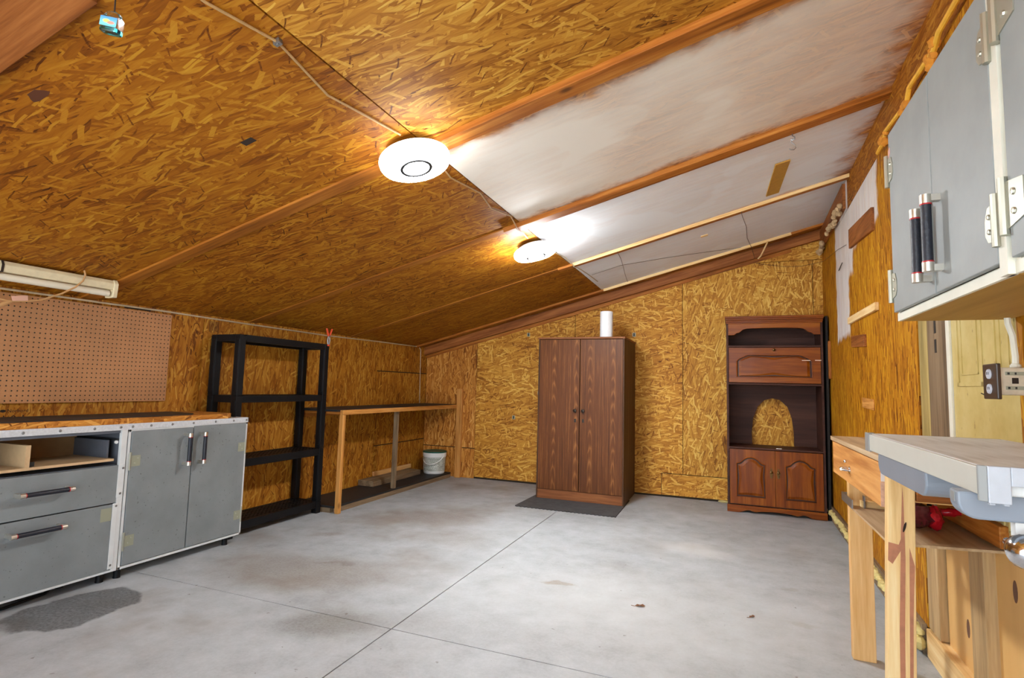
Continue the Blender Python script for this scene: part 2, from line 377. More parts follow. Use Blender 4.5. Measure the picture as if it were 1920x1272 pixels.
def mk_concrete():
    m, t, b = newmat('garage_concrete'); o = objco(t)
    n1 = t.noise(o, .9, 5, .6); n2 = t.noise(o, 6, 5, .68); n3 = t.noise(o, 70, 3, .7)
    f = t.math('ADD', t.math('ADD', t.math('MULTIPLY', n1, .45), t.math('MULTIPLY', n2, .4)), t.math('MULTIPLY', n3, .15))
    c = t.ramp(f, [(.32, srgb(132, 133, 132)), (.47, srgb(164, 167, 168)), (.62, srgb(182, 186, 188))])
    warp = t.vmath('SUBTRACT', t.noisec(o, 5, 4), (.5, .5, .5))
    sw = t.new('ShaderNodeVectorMath', operation='SCALE'); t.put(sw.inputs[0], warp); sw.inputs[3].default_value = .22
    ow = t.vmath('ADD', o, sw.outputs[0])
    def ell(cx, cy, rx, ry, rot=0.0, soft=.25, src=ow):
        d = t.vmath('SUBTRACT', src, (cx, cy, 0)); dd = t.mapping(d, rot=(0, 0, -rot)); s = t.sep(dd)
        q = t.math('ADD', t.math('POWER', t.math('ABSOLUTE', t.math('DIVIDE', s[0], rx)), 2.0), t.math('POWER', t.math('ABSOLUTE', t.math('DIVIDE', s[1], ry)), 2.0))
        return t.mapr(t.math('SQRT', q), 1-soft, 1+soft, 1.0, 0.0)
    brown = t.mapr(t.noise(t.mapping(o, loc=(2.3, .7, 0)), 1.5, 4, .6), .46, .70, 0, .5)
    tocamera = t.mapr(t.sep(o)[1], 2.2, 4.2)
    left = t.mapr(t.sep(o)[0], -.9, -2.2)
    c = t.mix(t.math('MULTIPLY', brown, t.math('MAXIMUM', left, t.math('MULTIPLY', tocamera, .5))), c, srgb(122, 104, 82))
    # large faint traffic stains, then the dark spill by the drawers
    for (cx, cy, rx, ry, rot, k, col, so) in [
        (-2.35, 2.62, .55, .26, .25, .55, srgb(120, 104, 86), .5), (-1.72, 2.12, .24, .12, .4, .7, srgb(104, 100, 92), .6),
        (-2.3, 4.1, .4, .25, .2, .6, srgb(124, 104, 84), .6), (-1.9, 3.65, .3, .2, 0, .3, srgb(128, 110, 88), .6),
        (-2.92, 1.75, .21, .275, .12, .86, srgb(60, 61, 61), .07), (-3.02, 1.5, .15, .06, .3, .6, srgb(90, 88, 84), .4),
        (-.893, 3.098, .085, .028, .05, .8, srgb(128, 104, 74), .4), (-2.17, 2.83, .05, .03, .3, .5, srgb(96, 84, 70), .4),
        (-2.30, 2.80, .10, .02, .5, .45, srgb(110, 94, 76), .6), (-1.2, 2.35, .5, .10, .2, .2, srgb(120, 116, 110), .7),
        (-2.75, 3.3, .12, .05, .6, .4, srgb(120, 100, 78), .5), (.33, 3.05, .06, .03, 0, .4, srgb(130, 120, 96), .5), (.33, 3.6, .05, .03, 0, .4, srgb(132, 120, 98), .5)]:
        e = ell(cx, cy, rx, ry, rot, so)
        c = t.mix(t.math('MULTIPLY', e, t.mapr(n3, .3, .62, k, k*.72)), c, col)
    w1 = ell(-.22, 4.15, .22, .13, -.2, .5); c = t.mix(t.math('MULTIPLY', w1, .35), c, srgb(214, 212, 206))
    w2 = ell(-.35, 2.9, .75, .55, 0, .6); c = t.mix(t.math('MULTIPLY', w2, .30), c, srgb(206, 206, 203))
    sp = t.mapr(t.noise(o, 26, 2, .5), .74, .77, 0, .55); c = t.mix(sp, c, srgb(96, 82, 66))
    t.l.new(c, b.inputs['Base Color']); b.inputs['Roughness'].default_value = .62
    bump(t, b, t.math('ADD', n2, t.math('MULTIPLY', n3, .5)), .15, .003)
    return m
M['concrete'] = mk_concrete()

def mk_label():
    m, t, b = newmat('printed_bucket_label'); o = objco(t); s = t.sep(o)
    ang = t.math('ARCTAN2', s[1], s[0])
    row = t.math('FRACT', t.math('MULTIPLY', s[2], 62.0)); rid = t.math('FLOOR', t.math('MULTIPLY', s[2], 62.0))
    txt = t.noise(t.comb(t.math('MULTIPLY', ang, 26.0), t.math('MULTIPLY', rid, 9.1), 0.0), 1.0, 1)
    line = t.math('MULTIPLY', t.math('LESS_THAN', t.math('ABSOLUTE', t.math('SUBTRACT', row, .5)), .26), t.mapr(txt, .40, .5))
    blk = t.noise(t.comb(t.math('MULTIPLY', ang, 2.6), t.math('MULTIPLY', s[2], 9.0), 3.0), 1.0, 0)
    c = t.mix(t.mapr(blk, .5, .54, 0, .35), srgb(206, 208, 196), srgb(150, 156, 140))
    c = t.mix(t.math('MULTIPLY', line, .75), c, srgb(70, 74, 66)); t.l.new(c, b.inputs['Base Color'])
    b.inputs['Roughness'].default_value = .45
    return m
M['bucketlabel'] = mk_label()

def mk_jarlabel():
    m, t, b = newmat('jar_label'); o = objco(t); s = t.sep(o)
    c = t.ramp(t.mapr(s[2], 0, .055, 0, 1, False), [(0, srgb(40, 150, 160)), (.5, srgb(110, 180, 196)), (1, srgb(70, 130, 190))])
    e1 = t.mapr(t.vmath('LENGTH', t.mapping(t.vmath('SUBTRACT', o, (-.008, 0, .038)), scale=(60, 0, 110))), .6, 1.0, 1, 0)
    e2 = t.mapr(t.vmath('LENGTH', t.mapping(t.vmath('SUBTRACT', o, (.010, 0, .033)), scale=(55, 0, 130))), .6, 1.0, 1, 0)
    c = t.mix(e1, c, srgb(226, 206, 96)); c = t.mix(e2, c, srgb(226, 130, 110)); t.l.new(c, b.inputs['Base Color']); b.inputs['Roughness'].default_value = .3
    return m
M['jarlabel'] = mk_jarlabel()
def mk_glass(name, col, rough=.05):
    m, t, b = newmat(name); b.inputs['Base Color'].default_value = col; b.inputs['Roughness'].default_value = rough
    b.inputs['Transmission Weight'].default_value = 1.0; b.inputs['IOR'].default_value = 1.4
    return m
M['clear'] = mk_glass('clear_plastic', (.95, .97, .97, 1)); M['gel'] = mk_glass('teal_gel', (.05, .5, .58, 1), .1)
def mk_emit(name, col, s):
    m, t, b = newmat(name); b.inputs['Base Color'].default_value = (.9, .9, .9, 1)
    b.inputs['Emission Color'].default_value = col; b.inputs['Emission Strength'].default_value = s; return m
M['led_b'] = mk_emit('lit_led_diffuser_far', (.93, .97, 1.0, 1), LAMP*4.5); M['led_rim_b'] = mk_emit('lit_led_rim_far', (.93, .97, 1.0, 1), LAMP*.12)
M['led'] = mk_emit('lit_led_diffuser', (.93, .97, 1.0, 1), LAMP)
M['led_rim'] = mk_emit('lit_led_rim', (.93, .97, 1.0, 1), LAMP*.10)
M['ledring'] = plain('grey_ring', srgb(150, 150, 152), .4); M['thinring'] = plain('dark_grey_ring', srgb(46, 46, 48), .5)

# ------------------------------------------------------------------ mesh helpers
class MB:
    def __init__(s): s.v = []; s.f = []; s.m = []
    def quad(s, pts, m=0):
        n = len(s.v); s.v += [tuple(p) for p in pts]; s.f.append(tuple(range(n, n+len(pts)))); s.m.append(m); return s
    def box(s, x0, x1, y0, y1, z0, z1, m=0):
        if x0 > x1: x0, x1 = x1, x0
        if y0 > y1: y0, y1 = y1, y0
        if z0 > z1: z0, z1 = z1, z0
        n = len(s.v)
        s.v += [(x0,y0,z0),(x1,y0,z0),(x1,y1,z0),(x0,y1,z0),(x0,y0,z1),(x1,y0,z1),(x1,y1,z1),(x0,y1,z1)]
        for f in ((0,3,2,1),(4,5,6,7),(0,1,5,4),(1,2,6,5),(2,3,7,6),(3,0,4,7)): s.f.append(tuple(n+i for i in f)); s.m.append(m)
        return s
    def hexa(s, p, m=0):
        """8 corner points: bottom 4 (ccw from above) then top 4"""
        n = len(s.v); s.v += [tuple(q) for q in p]
        for f in ((0,3,2,1),(4,5,6,7),(0,1,5,4),(1,2,6,5),(2,3,7,6),(3,0,4,7)): s.f.append(tuple(n+i for i in f)); s.m.append(m)
        return s
    def prism(s, poly, a0, a1, axis='Y', m=0):
        """extrude a 2D polygon along axis. poly coords: axis Y -> (x,z); X -> (y,z); Z -> (x,y)"""
        def P(p, a): return {'Y': (p[0], a, p[1]), 'X': (a, p[0], p[1]), 'Z': (p[0], p[1], a)}[axis]
        n = len(s.v); k = len(poly)
        s.v += [P(p, a0) for p in poly] + [P(p, a1) for p in poly]
        s.f.append(tuple(range(n+k-1, n-1, -1))); s.m.append(m); s.f.append(tuple(range(n+k, n+2*k))); s.m.append(m)
        for i in range(k):
            j = (i+1) % k; s.f.append((n+i, n+j, n+k+j, n+k+i)); s.m.append(m)
        return s
    def tube(s, path, r, seg=8, m=0, caps=True):
        path = [Vector(p) for p in path]; n = len(s.v); up0 = None
        for i, p in enumerate(path):
            a = path[max(i-1, 0)]; b = path[min(i+1, len(path)-1)]; d = (b-a).normalized()
            if up0 is None: up0 = d.orthogonal().normalized()
            x = (up0 - d*up0.dot(d)); x = x.normalized() if x.length > 1e-6 else d.orthogonal().normalized()
            up0 = x; y = d.cross(x); rr = r[i] if isinstance(r, (list, tuple)) else r
            for k in range(seg):
                q = p + (x*math.cos(2*PI*k/seg) + y*math.sin(2*PI*k/seg))*rr; s.v.append(tuple(q))
        for i in range(len(path)-1):
            for k in range(seg):
                a = n+i*seg+k; b = n+i*seg+(k+1) % seg; s.f.append((a, b, b+seg, a+seg)); s.m.append(m)
        if caps:
            s.f.append(tuple(n+k for k in reversed(range(seg)))); s.m.append(m)
            e = n+(len(path)-1)*seg; s.f.append(tuple(e+k for k in range(seg))); s.m.append(m)
        return s
    def lathe(s, prof, c=(0, 0, 0), axis='Z', seg=24, m=0, mats=None):
        """prof: list of (radius, height)"""
        n = len(s.v); c = Vector(c)
        for (r, h) in prof:
            r = max(r, 1e-5)
            for k in range(seg):
                a = 2*PI*k/seg; u, w = r*math.cos(a), r*math.sin(a)
                d = {'Z': (u, w, h), 'Y': (u, h, -w), 'X': (h, u, w)}[axis]
                s.v.append(tuple(c+Vector(d)))
        for i in range(len(prof)-1):
            for k in range(seg):
                a = n+i*seg+k; b = n+i*seg+(k+1) % seg
                s.f.append((a, b, b+seg, a+seg)); s.m.append(mats[i] if mats else m)
        return s
    def blob(s, c, r, sq=(1, 1, 1), seg=8, rings=5, jit=.15, m=0):
        n = len(s.v)
        for i in range(rings+1):
            th = PI*i/rings
            for k in range(seg):
                a = 2*PI*k/seg; j = 1+random.uniform(-jit, jit)
                s.v.append((c[0]+r*sq[0]*j*math.sin(th)*math.cos(a), c[1]+r*sq[1]*j*math.sin(th)*math.sin(a), c[2]+r*sq[2]*j*math.cos(th)))
        for i in range(rings):
            for k in range(seg):
                a = n+i*seg+k; b = n+i*seg+(k+1) % seg; s.f.append((a, a+seg, b+seg, b)); s.m.append(m)
        return s
ORG = {}
def build(name, mb, mats, parent=None, loc=None, local=False, bevel=0.0, smooth=False, rot=None, seg=2):
    """mb vertices are in world coordinates unless local=True; children share their thing's origin"""
    me = bpy.data.meshes.new(name)
    if parent is not None and loc is None: off = ORG.get(parent.name, Vector((0, 0, 0)))
    else: off = Vector(loc or (0, 0, 0))
    vs = mb.v if local else [(x-off[0], y-off[1], z-off[2]) for x, y, z in mb.v]
    me.from_pydata(vs, [], mb.f)
    if not isinstance(mats, (list, tuple)): mats = [mats]
    for m in mats: me.materials.append(M[m] if isinstance(m, str) else m)
    me.polygons.foreach_set('material_index', mb.m)
    bm = bmesh.new(); bm.from_mesh(me); bmesh.ops.remove_doubles(bm, verts=bm.verts, dist=1e-6) if smooth else None
    bmesh.ops.recalc_face_normals(bm, faces=bm.faces); bm.to_mesh(me); bm.free()
    o = bpy.data.objects.new(name, me); COL.objects.link(o)
    if parent is not None:
        o.parent = parent; ORG[o.name] = off
    else:
        o.location = off; ORG[o.name] = off
        if rot: o.rotation_euler = rot
    if smooth:
        for p in me.polygons: p.use_smooth = True
        md = o.modifiers.new('sharp', 'EDGE_SPLIT'); md.split_angle = math.radians(38)
    if bevel > 0:
        md = o.modifiers.new('bevel', 'BEVEL'); md.width = bevel; md.segments = seg; md.limit_method = 'ANGLE'; md.angle_limit = math.radians(40)
    return o
def tag(o, label=None, cat=None, group=None, kind=None):
    if label: o['label'] = label
    if cat: o['category'] = cat
    if group: o['group'] = group
    if kind: o['kind'] = kind
    return o
def empty(name, loc, rot=None):
    o = bpy.data.objects.new(name, None); COL.objects.link(o); o.location = loc; o.empty_display_size = .05
    if rot: o.rotation_euler = rot
    ORG[o.name] = Vector(loc); return o
def thing(name, label, cat, loc, rot=None, group=None):
    return tag(empty(name, loc, rot), label, cat, group)
def copy_tree(o, parent=None):
    c = o.copy(); COL.objects.link(c)
    if parent is not None: c.parent = parent
    for ch in list(o.children): copy_tree(ch, c)
    return c
def text_mesh(s, size):
    cu = bpy.data.curves.new('t', 'FONT'); cu.body = s; cu.size = size; cu.extrude = .0003; cu.resolution_u = 2
    o = bpy.data.objects.new('t', cu); COL.objects.link(o)
    dg = bpy.context.evaluated_depsgraph_get(); me = bpy.data.meshes.new_from_object(o.evaluated_get(dg))
    bpy.data.objects.remove(o); return me

# ------------------------------------------------------------------ setting: floor
XL, YB = -3.54, 6.0
JX, JY = -1.43, 2.203
fl = build('floor', MB().box(-9, 8, -16, 7, -.25, -.012), plain('joint_grit', srgb(96, 84, 70), .95)); tag(fl, kind='structure')
tag(fl, 'pale grey concrete garage floor with saw-cut joints and stains')
g = .0028
for (x0, x1, y0, y1) in ((-3.8, JX-g, JY+g, 6.2), (JX+g, 1.2, JY+g, 6.2), (-3.8, JX-g, -1.2, JY-g), (JX+g, 1.2, -1.2, JY-g), (-9, 8, -16, -1.208)):
    build('concrete_slab', MB().box(x0, x1, y0, y1, -.012, 0), 'concrete', fl)

# ------------------------------------------------------------------ ceiling (local frame: x up the slope, y depth, z away from room)
SL = .2617; TH = math.atan(SL); CO = math.cos(TH); Z0 = 1.585
def cu(x): return (x-XL)/CO
def cz(x): return Z0+SL*(x-XL)
CROT = (0, -TH, 0); CLOC = (XL, 0, Z0)
ceil = empty('ceiling', CLOC, CROT); tag(ceil, 'sloping strand board ceiling, part of it painted white', kind='structure')
UE = cu(.98); US = cu(-1.24)
build('backing', MB().box(-.2, UE, -1.0, 6.15, .018, .12), 'dark_gap', ceil, local=True)
rows = [(-1.0, .73), (.80, 2.02), (2.06, 3.245), (3.27, 4.48), (4.50, 5.76)]
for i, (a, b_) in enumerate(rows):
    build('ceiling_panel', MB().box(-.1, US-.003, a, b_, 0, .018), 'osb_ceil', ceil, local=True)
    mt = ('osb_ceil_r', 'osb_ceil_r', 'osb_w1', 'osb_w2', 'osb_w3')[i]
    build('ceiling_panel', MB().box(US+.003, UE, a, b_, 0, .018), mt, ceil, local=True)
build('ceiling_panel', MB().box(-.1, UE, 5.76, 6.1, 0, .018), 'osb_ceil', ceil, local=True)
def batten(y0, y1, d, m, u0=-.05, u1=None, n='batten'):
    return build(n, MB().box(u0, u1 or UE, y0, y1, -d, .001), m, ceil, local=True, bevel=.003)
batten(.70, .835, .018, 'redX', u1=US-.30)
batten(.72, .80, .018, 'redX', u0=US-.29)
batten(1.995, 2.082, .030, 'orangeX', u0=US-.10); batten(1.998, 2.080, .012, 'orangeO', u1=US-.101)
batten(3.205, 3.285, .030, 'orangeX', u0=US-.12); batten(3.215, 3.285, .008, 'orangeO', u1=US-.121)
batten(3.29, 3.345, .012, 'orangeX', u0=US+.0, u1=cu(.80))
batten(4.455, 4.525, .020, 'orangeX', u0=US-.12); batten(4.465, 4.52, .008, 'orangeO', u1=US-.121)
batten(4.447, 4.454, .026, 'paleX', u0=US+.02)
batten(5.72, 5.765, .022, 'orangeX')
batten(5.712, 5.719, .028, 'paleX', u0=US+.02, u1=cu(.6))
batten(5.93, 5.985, .10, 'redX')
batten(5.985, 5.998, .135, 'orangeX', u1=cu(.60))
build('dark_knot', MB().prism([(cu(-1.993)+.035*math.cos(a)*(1+.3*math.sin(3*a)), .95+.024*math.sin(a)*(1+.25*math.cos(2*a))) for a in [i*2*PI/14 for i in range(14)]], -.0008, .0005, 'Z'), plain('dark_brown_knot', srgb(84, 42, 14), .7), ceil, local=True)
lb = MB().box(cu(-1.742)-.028, cu(-1.742)+.028, 1.505, 1.535, -.0008, .0005)
build('ink_stamp', lb, 'ink', ceil, local=True)

# ------------------------------------------------------------------ left wall
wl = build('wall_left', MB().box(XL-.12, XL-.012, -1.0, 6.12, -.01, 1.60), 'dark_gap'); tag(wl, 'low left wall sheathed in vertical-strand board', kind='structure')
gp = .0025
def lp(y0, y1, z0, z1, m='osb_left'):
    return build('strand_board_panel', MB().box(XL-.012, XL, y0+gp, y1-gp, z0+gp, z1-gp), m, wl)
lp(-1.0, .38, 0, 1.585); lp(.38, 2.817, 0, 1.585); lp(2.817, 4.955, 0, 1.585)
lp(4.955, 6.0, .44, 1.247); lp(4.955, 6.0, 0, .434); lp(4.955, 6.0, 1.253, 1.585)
build('dark_stain_strip', MB().box(XL, XL+.0006, 2.25, 2.42, 1.552, 1.567), 'ink', wl)
# ink print on the sheathing: maker's stamp, bar print and hatch marks
def put_text(s, size, y, z, parent, dx=.0004):
    me = text_mesh(s, size); me.materials.append(M['ink'])
    o = bpy.data.objects.new('ink_stamp', me); COL.objects.link(o); o.parent = parent
    off = ORG[parent.name]; o.location = (XL+dx-off[0], y-off[1], z-off[2]); o.rotation_euler = (PI/2, 0, PI/2); return o
put_text('Norbord', .026, 1.701, .913, wl); put_text('1 0 1', .055, 1.675, .860, wl)
ov = MB().lathe([(0, .0005), (.015, .0005), (.015, 0)], (0, 0, 0), 'X', 16)
ov.v = [(XL+.0004+x, 1.6835+y*.85, .921+z*.5) for x, y, z in ov.v]; build('ink_stamp', ov, 'ink', wl)
hb = MB()
for k in range(7): hb.box(XL, XL+.0005, 2.865+.012*k, 2.869+.012*k, 1.455+random.uniform(0, .03), 1.545)
for k in range(9): hb.box(XL, XL+.0005, 2.88+.007*k, 2.882+.007*k, 1.24+random.uniform(0, .04), 1.36+random.uniform(0, .03))
for k in range(16):
    z = 1.0+.0125*k; hb.quad([(XL+.0005, 2.885, z+.03), (XL+.0005, 2.93-.0012*k, z-.01), (XL+.0005, 2.93-.0012*k, z-.006), (XL+.0005, 2.885, z+.034)])
build('ink_hatch', hb, 'ink', wl)

# ------------------------------------------------------------------ back wall
def zc(x): return cz(x)
wb = build('wall_back', MB().prism([(XL-.1, 0), (1.0, 0), (1.0, zc(1.0)), (XL-.1, zc(XL-.1))], 6.013, 6.13, 'Y'), 'dark_gap'); tag(wb, 'gable end wall of strand board sheets', kind='structure')
def bp(x0, x1, z0, z1, m, top=False):
    zt = (lambda x: zc(x)-.004) if top else (lambda x: z1-gp)
    return build('strand_board_panel', MB().prism([(x0+gp, z0+gp), (x1-gp, z0+gp), (x1-gp, zt(x1)), (x0+gp, zt(x0))], 6.0, 6.012, 'Y'), m, wb)
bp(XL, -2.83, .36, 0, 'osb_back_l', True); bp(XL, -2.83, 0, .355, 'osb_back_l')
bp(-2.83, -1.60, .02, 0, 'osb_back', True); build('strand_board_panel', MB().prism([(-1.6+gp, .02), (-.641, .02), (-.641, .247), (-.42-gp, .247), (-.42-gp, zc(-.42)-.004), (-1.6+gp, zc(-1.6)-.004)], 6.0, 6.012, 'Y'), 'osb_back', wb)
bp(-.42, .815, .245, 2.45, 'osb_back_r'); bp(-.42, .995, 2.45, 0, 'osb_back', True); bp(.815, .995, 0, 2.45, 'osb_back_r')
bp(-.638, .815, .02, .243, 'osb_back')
for (x, z) in ((-2.168, 1.734), (-.931, 1.72), (-2.332, .753), (-2.02, 1.05)):
    build('nail_plate', MB().box(x-.018, x+.018, 5.9985, 6.0005, z-.022, z+.022).box(x-.006, x+.006, 5.9978, 5.9986, z-.016, z+.016, 1), ['hinge_p', 'ink'], wb)
build('foam_scrap', MB().blob((-.03, 5.99, .012), .03, (1.6, .6, .4)).blob((.03, 5.99, .012), .025, (1.6, .6, .4)), 'foam', wb)

# ------------------------------------------------------------------ right wall (local frame: -x into room, y along wall, z up)
A = math.atan(.0286); RLOC = (.7285, 0, 0); RROT = (0, 0, -A)
def rwp(s, z, out=0.0):     # world point on the wall frame
    return Vector((.7285+s*math.sin(A)-out*math.cos(A), s*math.cos(A)+out*math.sin(A), z))
wr = empty('wall_right', RLOC, RROT); tag(wr, 'right wall of strand board, studs and plywood', kind='structure')
def rp(n, o0, o1, s0, s1, z0, z1, m, **k):
    return build(n, MB().box(-o1, -o0, s0, s1, z0, z1), m, wr, local=True, **k)
rp('backing', -.16, -.05, -1.0, 6.03, 0, 2.80, 'dark_gap')
for (a, b_) in ((2.95, 4.56), (4.56, 6.0)):
    rp('strand_board_panel', -.012, 0, a+.002, b_-.002, .12, 2.497, 'osb_right')
    rp('strand_board_panel', -.012, 0, a+.002, b_-.002, 2.503, 2.85, 'osb_right' if a > 4 else 'osb_strip')
rp('strand_board_panel', -.012, 0, 1.985, 2.948, 2.06, 2.497, 'osb_right')
rp('strand_board_panel', -.012, 0, 1.985, 2.948, 2.503, 2.85, 'osb_strip')
rp('strand_board_panel', -.012, 0, -1.0, 1.98, .66, 2.497, 'osb_right')
rp('strand_board_panel', -.012, 0, -1.0, 1.98, 2.503, 2.85, 'osb_strip')
rp('top_rail', 0, .022, 4.62, 5.97, 2.525, 2.72, 'redY', bevel=.003)
rp('sill_plank', 0, .018, 2.97, 5.98, 0, .125, 'greywY')
rp('wall_stud', -.04, 0, 2.795, 2.94, .125, .64, 'stud', bevel=.003)
rp('wall_stud', -.05, .004, 2.30, 2.43, .12, .64, 'stud', bevel=.003)
rp('wall_stud', -.05, .0, 1.55, 1.64, .12, .64, 'stud', bevel=.003)
rp('plywood_panel', -.045, -.03, 1.0, 2.79, .11, .645, 'ply')
rp('bottom_plate', -.05, .01, 1.0, 2.945, 0, .12, 'paleY', bevel=.004)
for (s, z) in ((2.52, .458), (2.165, .532), (2.575, .266)):
    k = MB().prism([(s+.016*math.cos(a), z+.034*math.sin(a)) for a in [i*2*PI/16 for i in range(16)]], .0295, .0306, 'X')
    build('plywood_patch', k, plain('brown_plug', srgb(104, 70, 50), .7), wr, local=True)
# expanding foam beaded along the foot of the wall
fm = MB(); s = 2.98
while s < 5.75:
    r = random.uniform(.014, .03); fm.blob((-.022-random.uniform(0, .012), s, .085+random.uniform(-.01, .01)), r, (1, 1.4, .8)); s += r*1.7
for k in range(6): fm.blob((-.03, 2.97+.035*k, .045+.006*k), random.uniform(.03, .045), (.9, 1, .9))
tag(build('foam_bead', fm, 'foam', wr, local=True, smooth=True), kind='stuff')
fm = MB()
for (s0, s1, o, z) in ((4.62, 5.3, .03, 2.53), (5.6, 5.95, .03, 2.50)):
    s = s0
    while s < s1: r = random.uniform(.010, .026); fm.blob((-o-random.uniform(0, .02), s, z+random.uniform(-.03, .03)), r); s += r*1.6
tag(build('dried_foam', fm, plain('beige_foam', srgb(186, 156, 116), .9), wr, local=True, smooth=True), kind='stuff')
# posts and door casing
def trim(n, o0, o1, s0, s1, z0, z1, m):
    loc = rwp((s0+s1)/2, z0)
    mb = MB().box(-o1, -o0, s0-(s0+s1)/2, s1-(s0+s1)/2, 0, z1-z0)
    o = build(n, mb, m, None, loc, local=True, rot=RROT, bevel=.003); return o
tag(trim('trim_1', -.045, -.004, 2.792, 2.945, .66, 2.05, 'greenpost'), 'greenish upright board at the edge of the strand board', kind='structure')
tag(trim('trim_2', -.045, .004, 2.552, 2.788, .66, 2.05, 'brownpost'), 'weathered brown post with two slots beside the old door', kind='structure')
tag(trim('trim_3', -.045, .008, 2.512, 2.548, .66, 2.05, 'cream_trim'), 'thin pale door jamb beside the old door', kind='structure')
sl_ = rwp(2.67, .66)
for z in (1.38, 1.30): build('slot_hole', MB().box(-.0052, -.0036, .0, .022, z-.66, z-.66+.055), 'black', bpy.data.objects['trim_2'], local=True)
dr = empty('door_1', rwp(2.0, .66), RROT); tag(dr, 'old yellowed panel door set behind the workbench', kind='structure')
def dpoly(mb, s0, s1, z0, z1):
    # moulded panel: raised frame ring and sunk field
    for (a, b_, c, d) in ((s0, s1, z1-.014, z1), (s0, s1, z0, z0+.014), (s0, s0+.014, z0, z1), (s1-.014, s1, z0, z1)):
        mb.box(.004, -.004, a, b_, c, d)
    for (a, b_, c, d) in ((s0+.04, s1-.04, z1-.046, z1-.04), (s0+.04, s1-.04, z0+.04, z0+.046), (s0+.04, s0+.046, z0+.04, z1-.04), (s1-.046, s1-.04, z0+.04, z1-.04)):
        mb.box(.004, -.003, a, b_, c, d)
build('door_leaf', MB().box(0, .04, -.02, .51, 0, 1.38), 'olddoor', dr, local=True)
mb = MB(); dpoly(mb, .225, .455, .50, 1.30); dpoly(mb, -.01, .135, .50, 1.30); dpoly(mb, .225, .455, .02, .31); dpoly(mb, -.01, .135, .02, .31)
build('door_moulding', mb, M['olddoor'], dr, local=True)
build('scratch', MB().prism([(.18, .46), (.255, .475), (.255, .478), (.18, .465)], -.001, .001, 'X'), 'ink', dr, local=True)

# ------------------------------------------------------------------ handles
def pull(c, along, out, L, stand=.05, r=.0115):
    """bar handle mesh: slots grip, nickel, red. c = centre on the mounting face"""
    c, along, out = Vector(c), Vector(along).normalized(), Vector(out).normalized()
    mb = MB(); a = c+out*stand; h = L/2
    mb.tube([a-along*(h-.026), a+along*(h-.026)], r, 12, 0)
    side = along.cross(out)
    for s in (-1, 1):
        mb.tube([a+along*s*(h-.026), a+along*s*(h-.0225)], r*1.1, 12, 2)
        mb.tube([a+along*s*(h-.0225), a+along*s*(h)], r*1.12, 12, 1)
        p = a+along*s*(h-.009)
        q = [p-along*.008-side*.009, p-along*.008+side*.009, p+along*.008+side*.009, p+along*.008-side*.009]
        e = [v-out*stand for v in q]
        mb.hexa(e+q, 1)
    return mb
PM = ['grip', 'nickel', 'redring']

# ------------------------------------------------------------------ left base cabinets
FX = -3.12
t = thing('drawer_cabinet', 'grey base cabinet with two drawers and an open-fronted top drawer', 'cabinet', (-3.32, 1.65, 0))
c0, c1 = 1.24, 2.062
b = MB().box(XL+.01, FX-.012, c0, c0+.016, .065, .822).box(XL+.01, FX-.012, c1-.016, c1, .065, .822).box(XL+.01, FX-.012, c0, c1, .065, .08).box(XL+.01, XL+.02, c0, c1, .08, .822).box(XL+.01, FX-.012, c0, c1, .806, .822)
b.box(XL+.02, FX-.03, c0+.016, c1-.016, .62, .632)
build('body', b, 'grey_in', t)
build('side_strip', MB().box(FX-.02, FX+.001, 2.03, 2.062, .065, .822), 'white_trim', t, bevel=.002)
build('corner_bracket', MB().box(FX, FX+.004, 2.025, 2.060, .455, .635), 'white_trim', t, bevel=.003)
build('corner_bracket', MB().box(FX, FX+.004, 2.012, 2.040, .075, .425), 'white_trim', t, bevel=.003)
for (y, z) in ((2.05, .612), (2.045, .475), (2.03, .41), (2.025, .095)): build('screw', MB().lathe([(0, .006), (.006, .005), (.007, .003)], (FX, y, z), 'X', 10), 'metal', t)
d = build('drawer', MB().box(FX-.018, FX, c0+.01, 2.028, .428, .63), 'grey_door', t, bevel=.002)
build('handle', pull((FX, 1.672, .547), (0, 1, 0), (1, 0, 0), .23), PM, d, smooth=True)
d = build('drawer', MB().box(FX-.018, FX, c0+.01, 2.018, .068, .422), 'grey_door', t, bevel=.002)
build('handle', pull((FX, 1.652, .365), (0, 1, 0), (1, 0, 0), .23), PM, d, smooth=True)
build('hinge_plate', MB().box(FX, FX+.0015, 1.955, 2.01, .335, .405), 'hinge_p', d, bevel=.003)
build('bottom_edge', MB().box(FX-.012, FX+.002, c0, 2.06, .058, .068), 'white_trim', t)
od = build('open_drawer', MB().box(XL+.06, FX-.01, c0+.03, 2.005, .655, .668), 'melamine', t)
build('drawer_back', MB().box(XL+.06, XL+.072, c0+.03, 2.005, .668, .79), 'dust', od)
build('divider', MB().box(XL+.072, FX-.012, 1.596, 1.616, .668, .775), 'melamine', od)
build('drawer_side', MB().box(XL+.06, FX-.06, 1.995, 2.005, .668, .765), 'grey_in', od)
build('catch', MB().box(FX-.045, FX-.035, 1.622, 1.648, .668, .69), 'black', od)
build('runner', MB().box(XL+.05, FX-.02, 2.018, 2.045, .765, .772).lathe([(0, .008), (.009, .008), (.009, 0)], (FX-.03, 2.02, .755), 'X', 12, 1), ['black', 'whitep'], t)
for (x, y) in ((FX-.06, 2.015), (FX-.16, 1.88), (FX-.06, 1.30), (XL+.07, 2.0), (XL+.07, 1.3)):
    build('foot', MB().lathe([(0, 0), (.019, 0), (.017, .012), (.017, .066), (0, .066)], (x, y, 0), 'Z', 14), 'blackp', t, smooth=True)

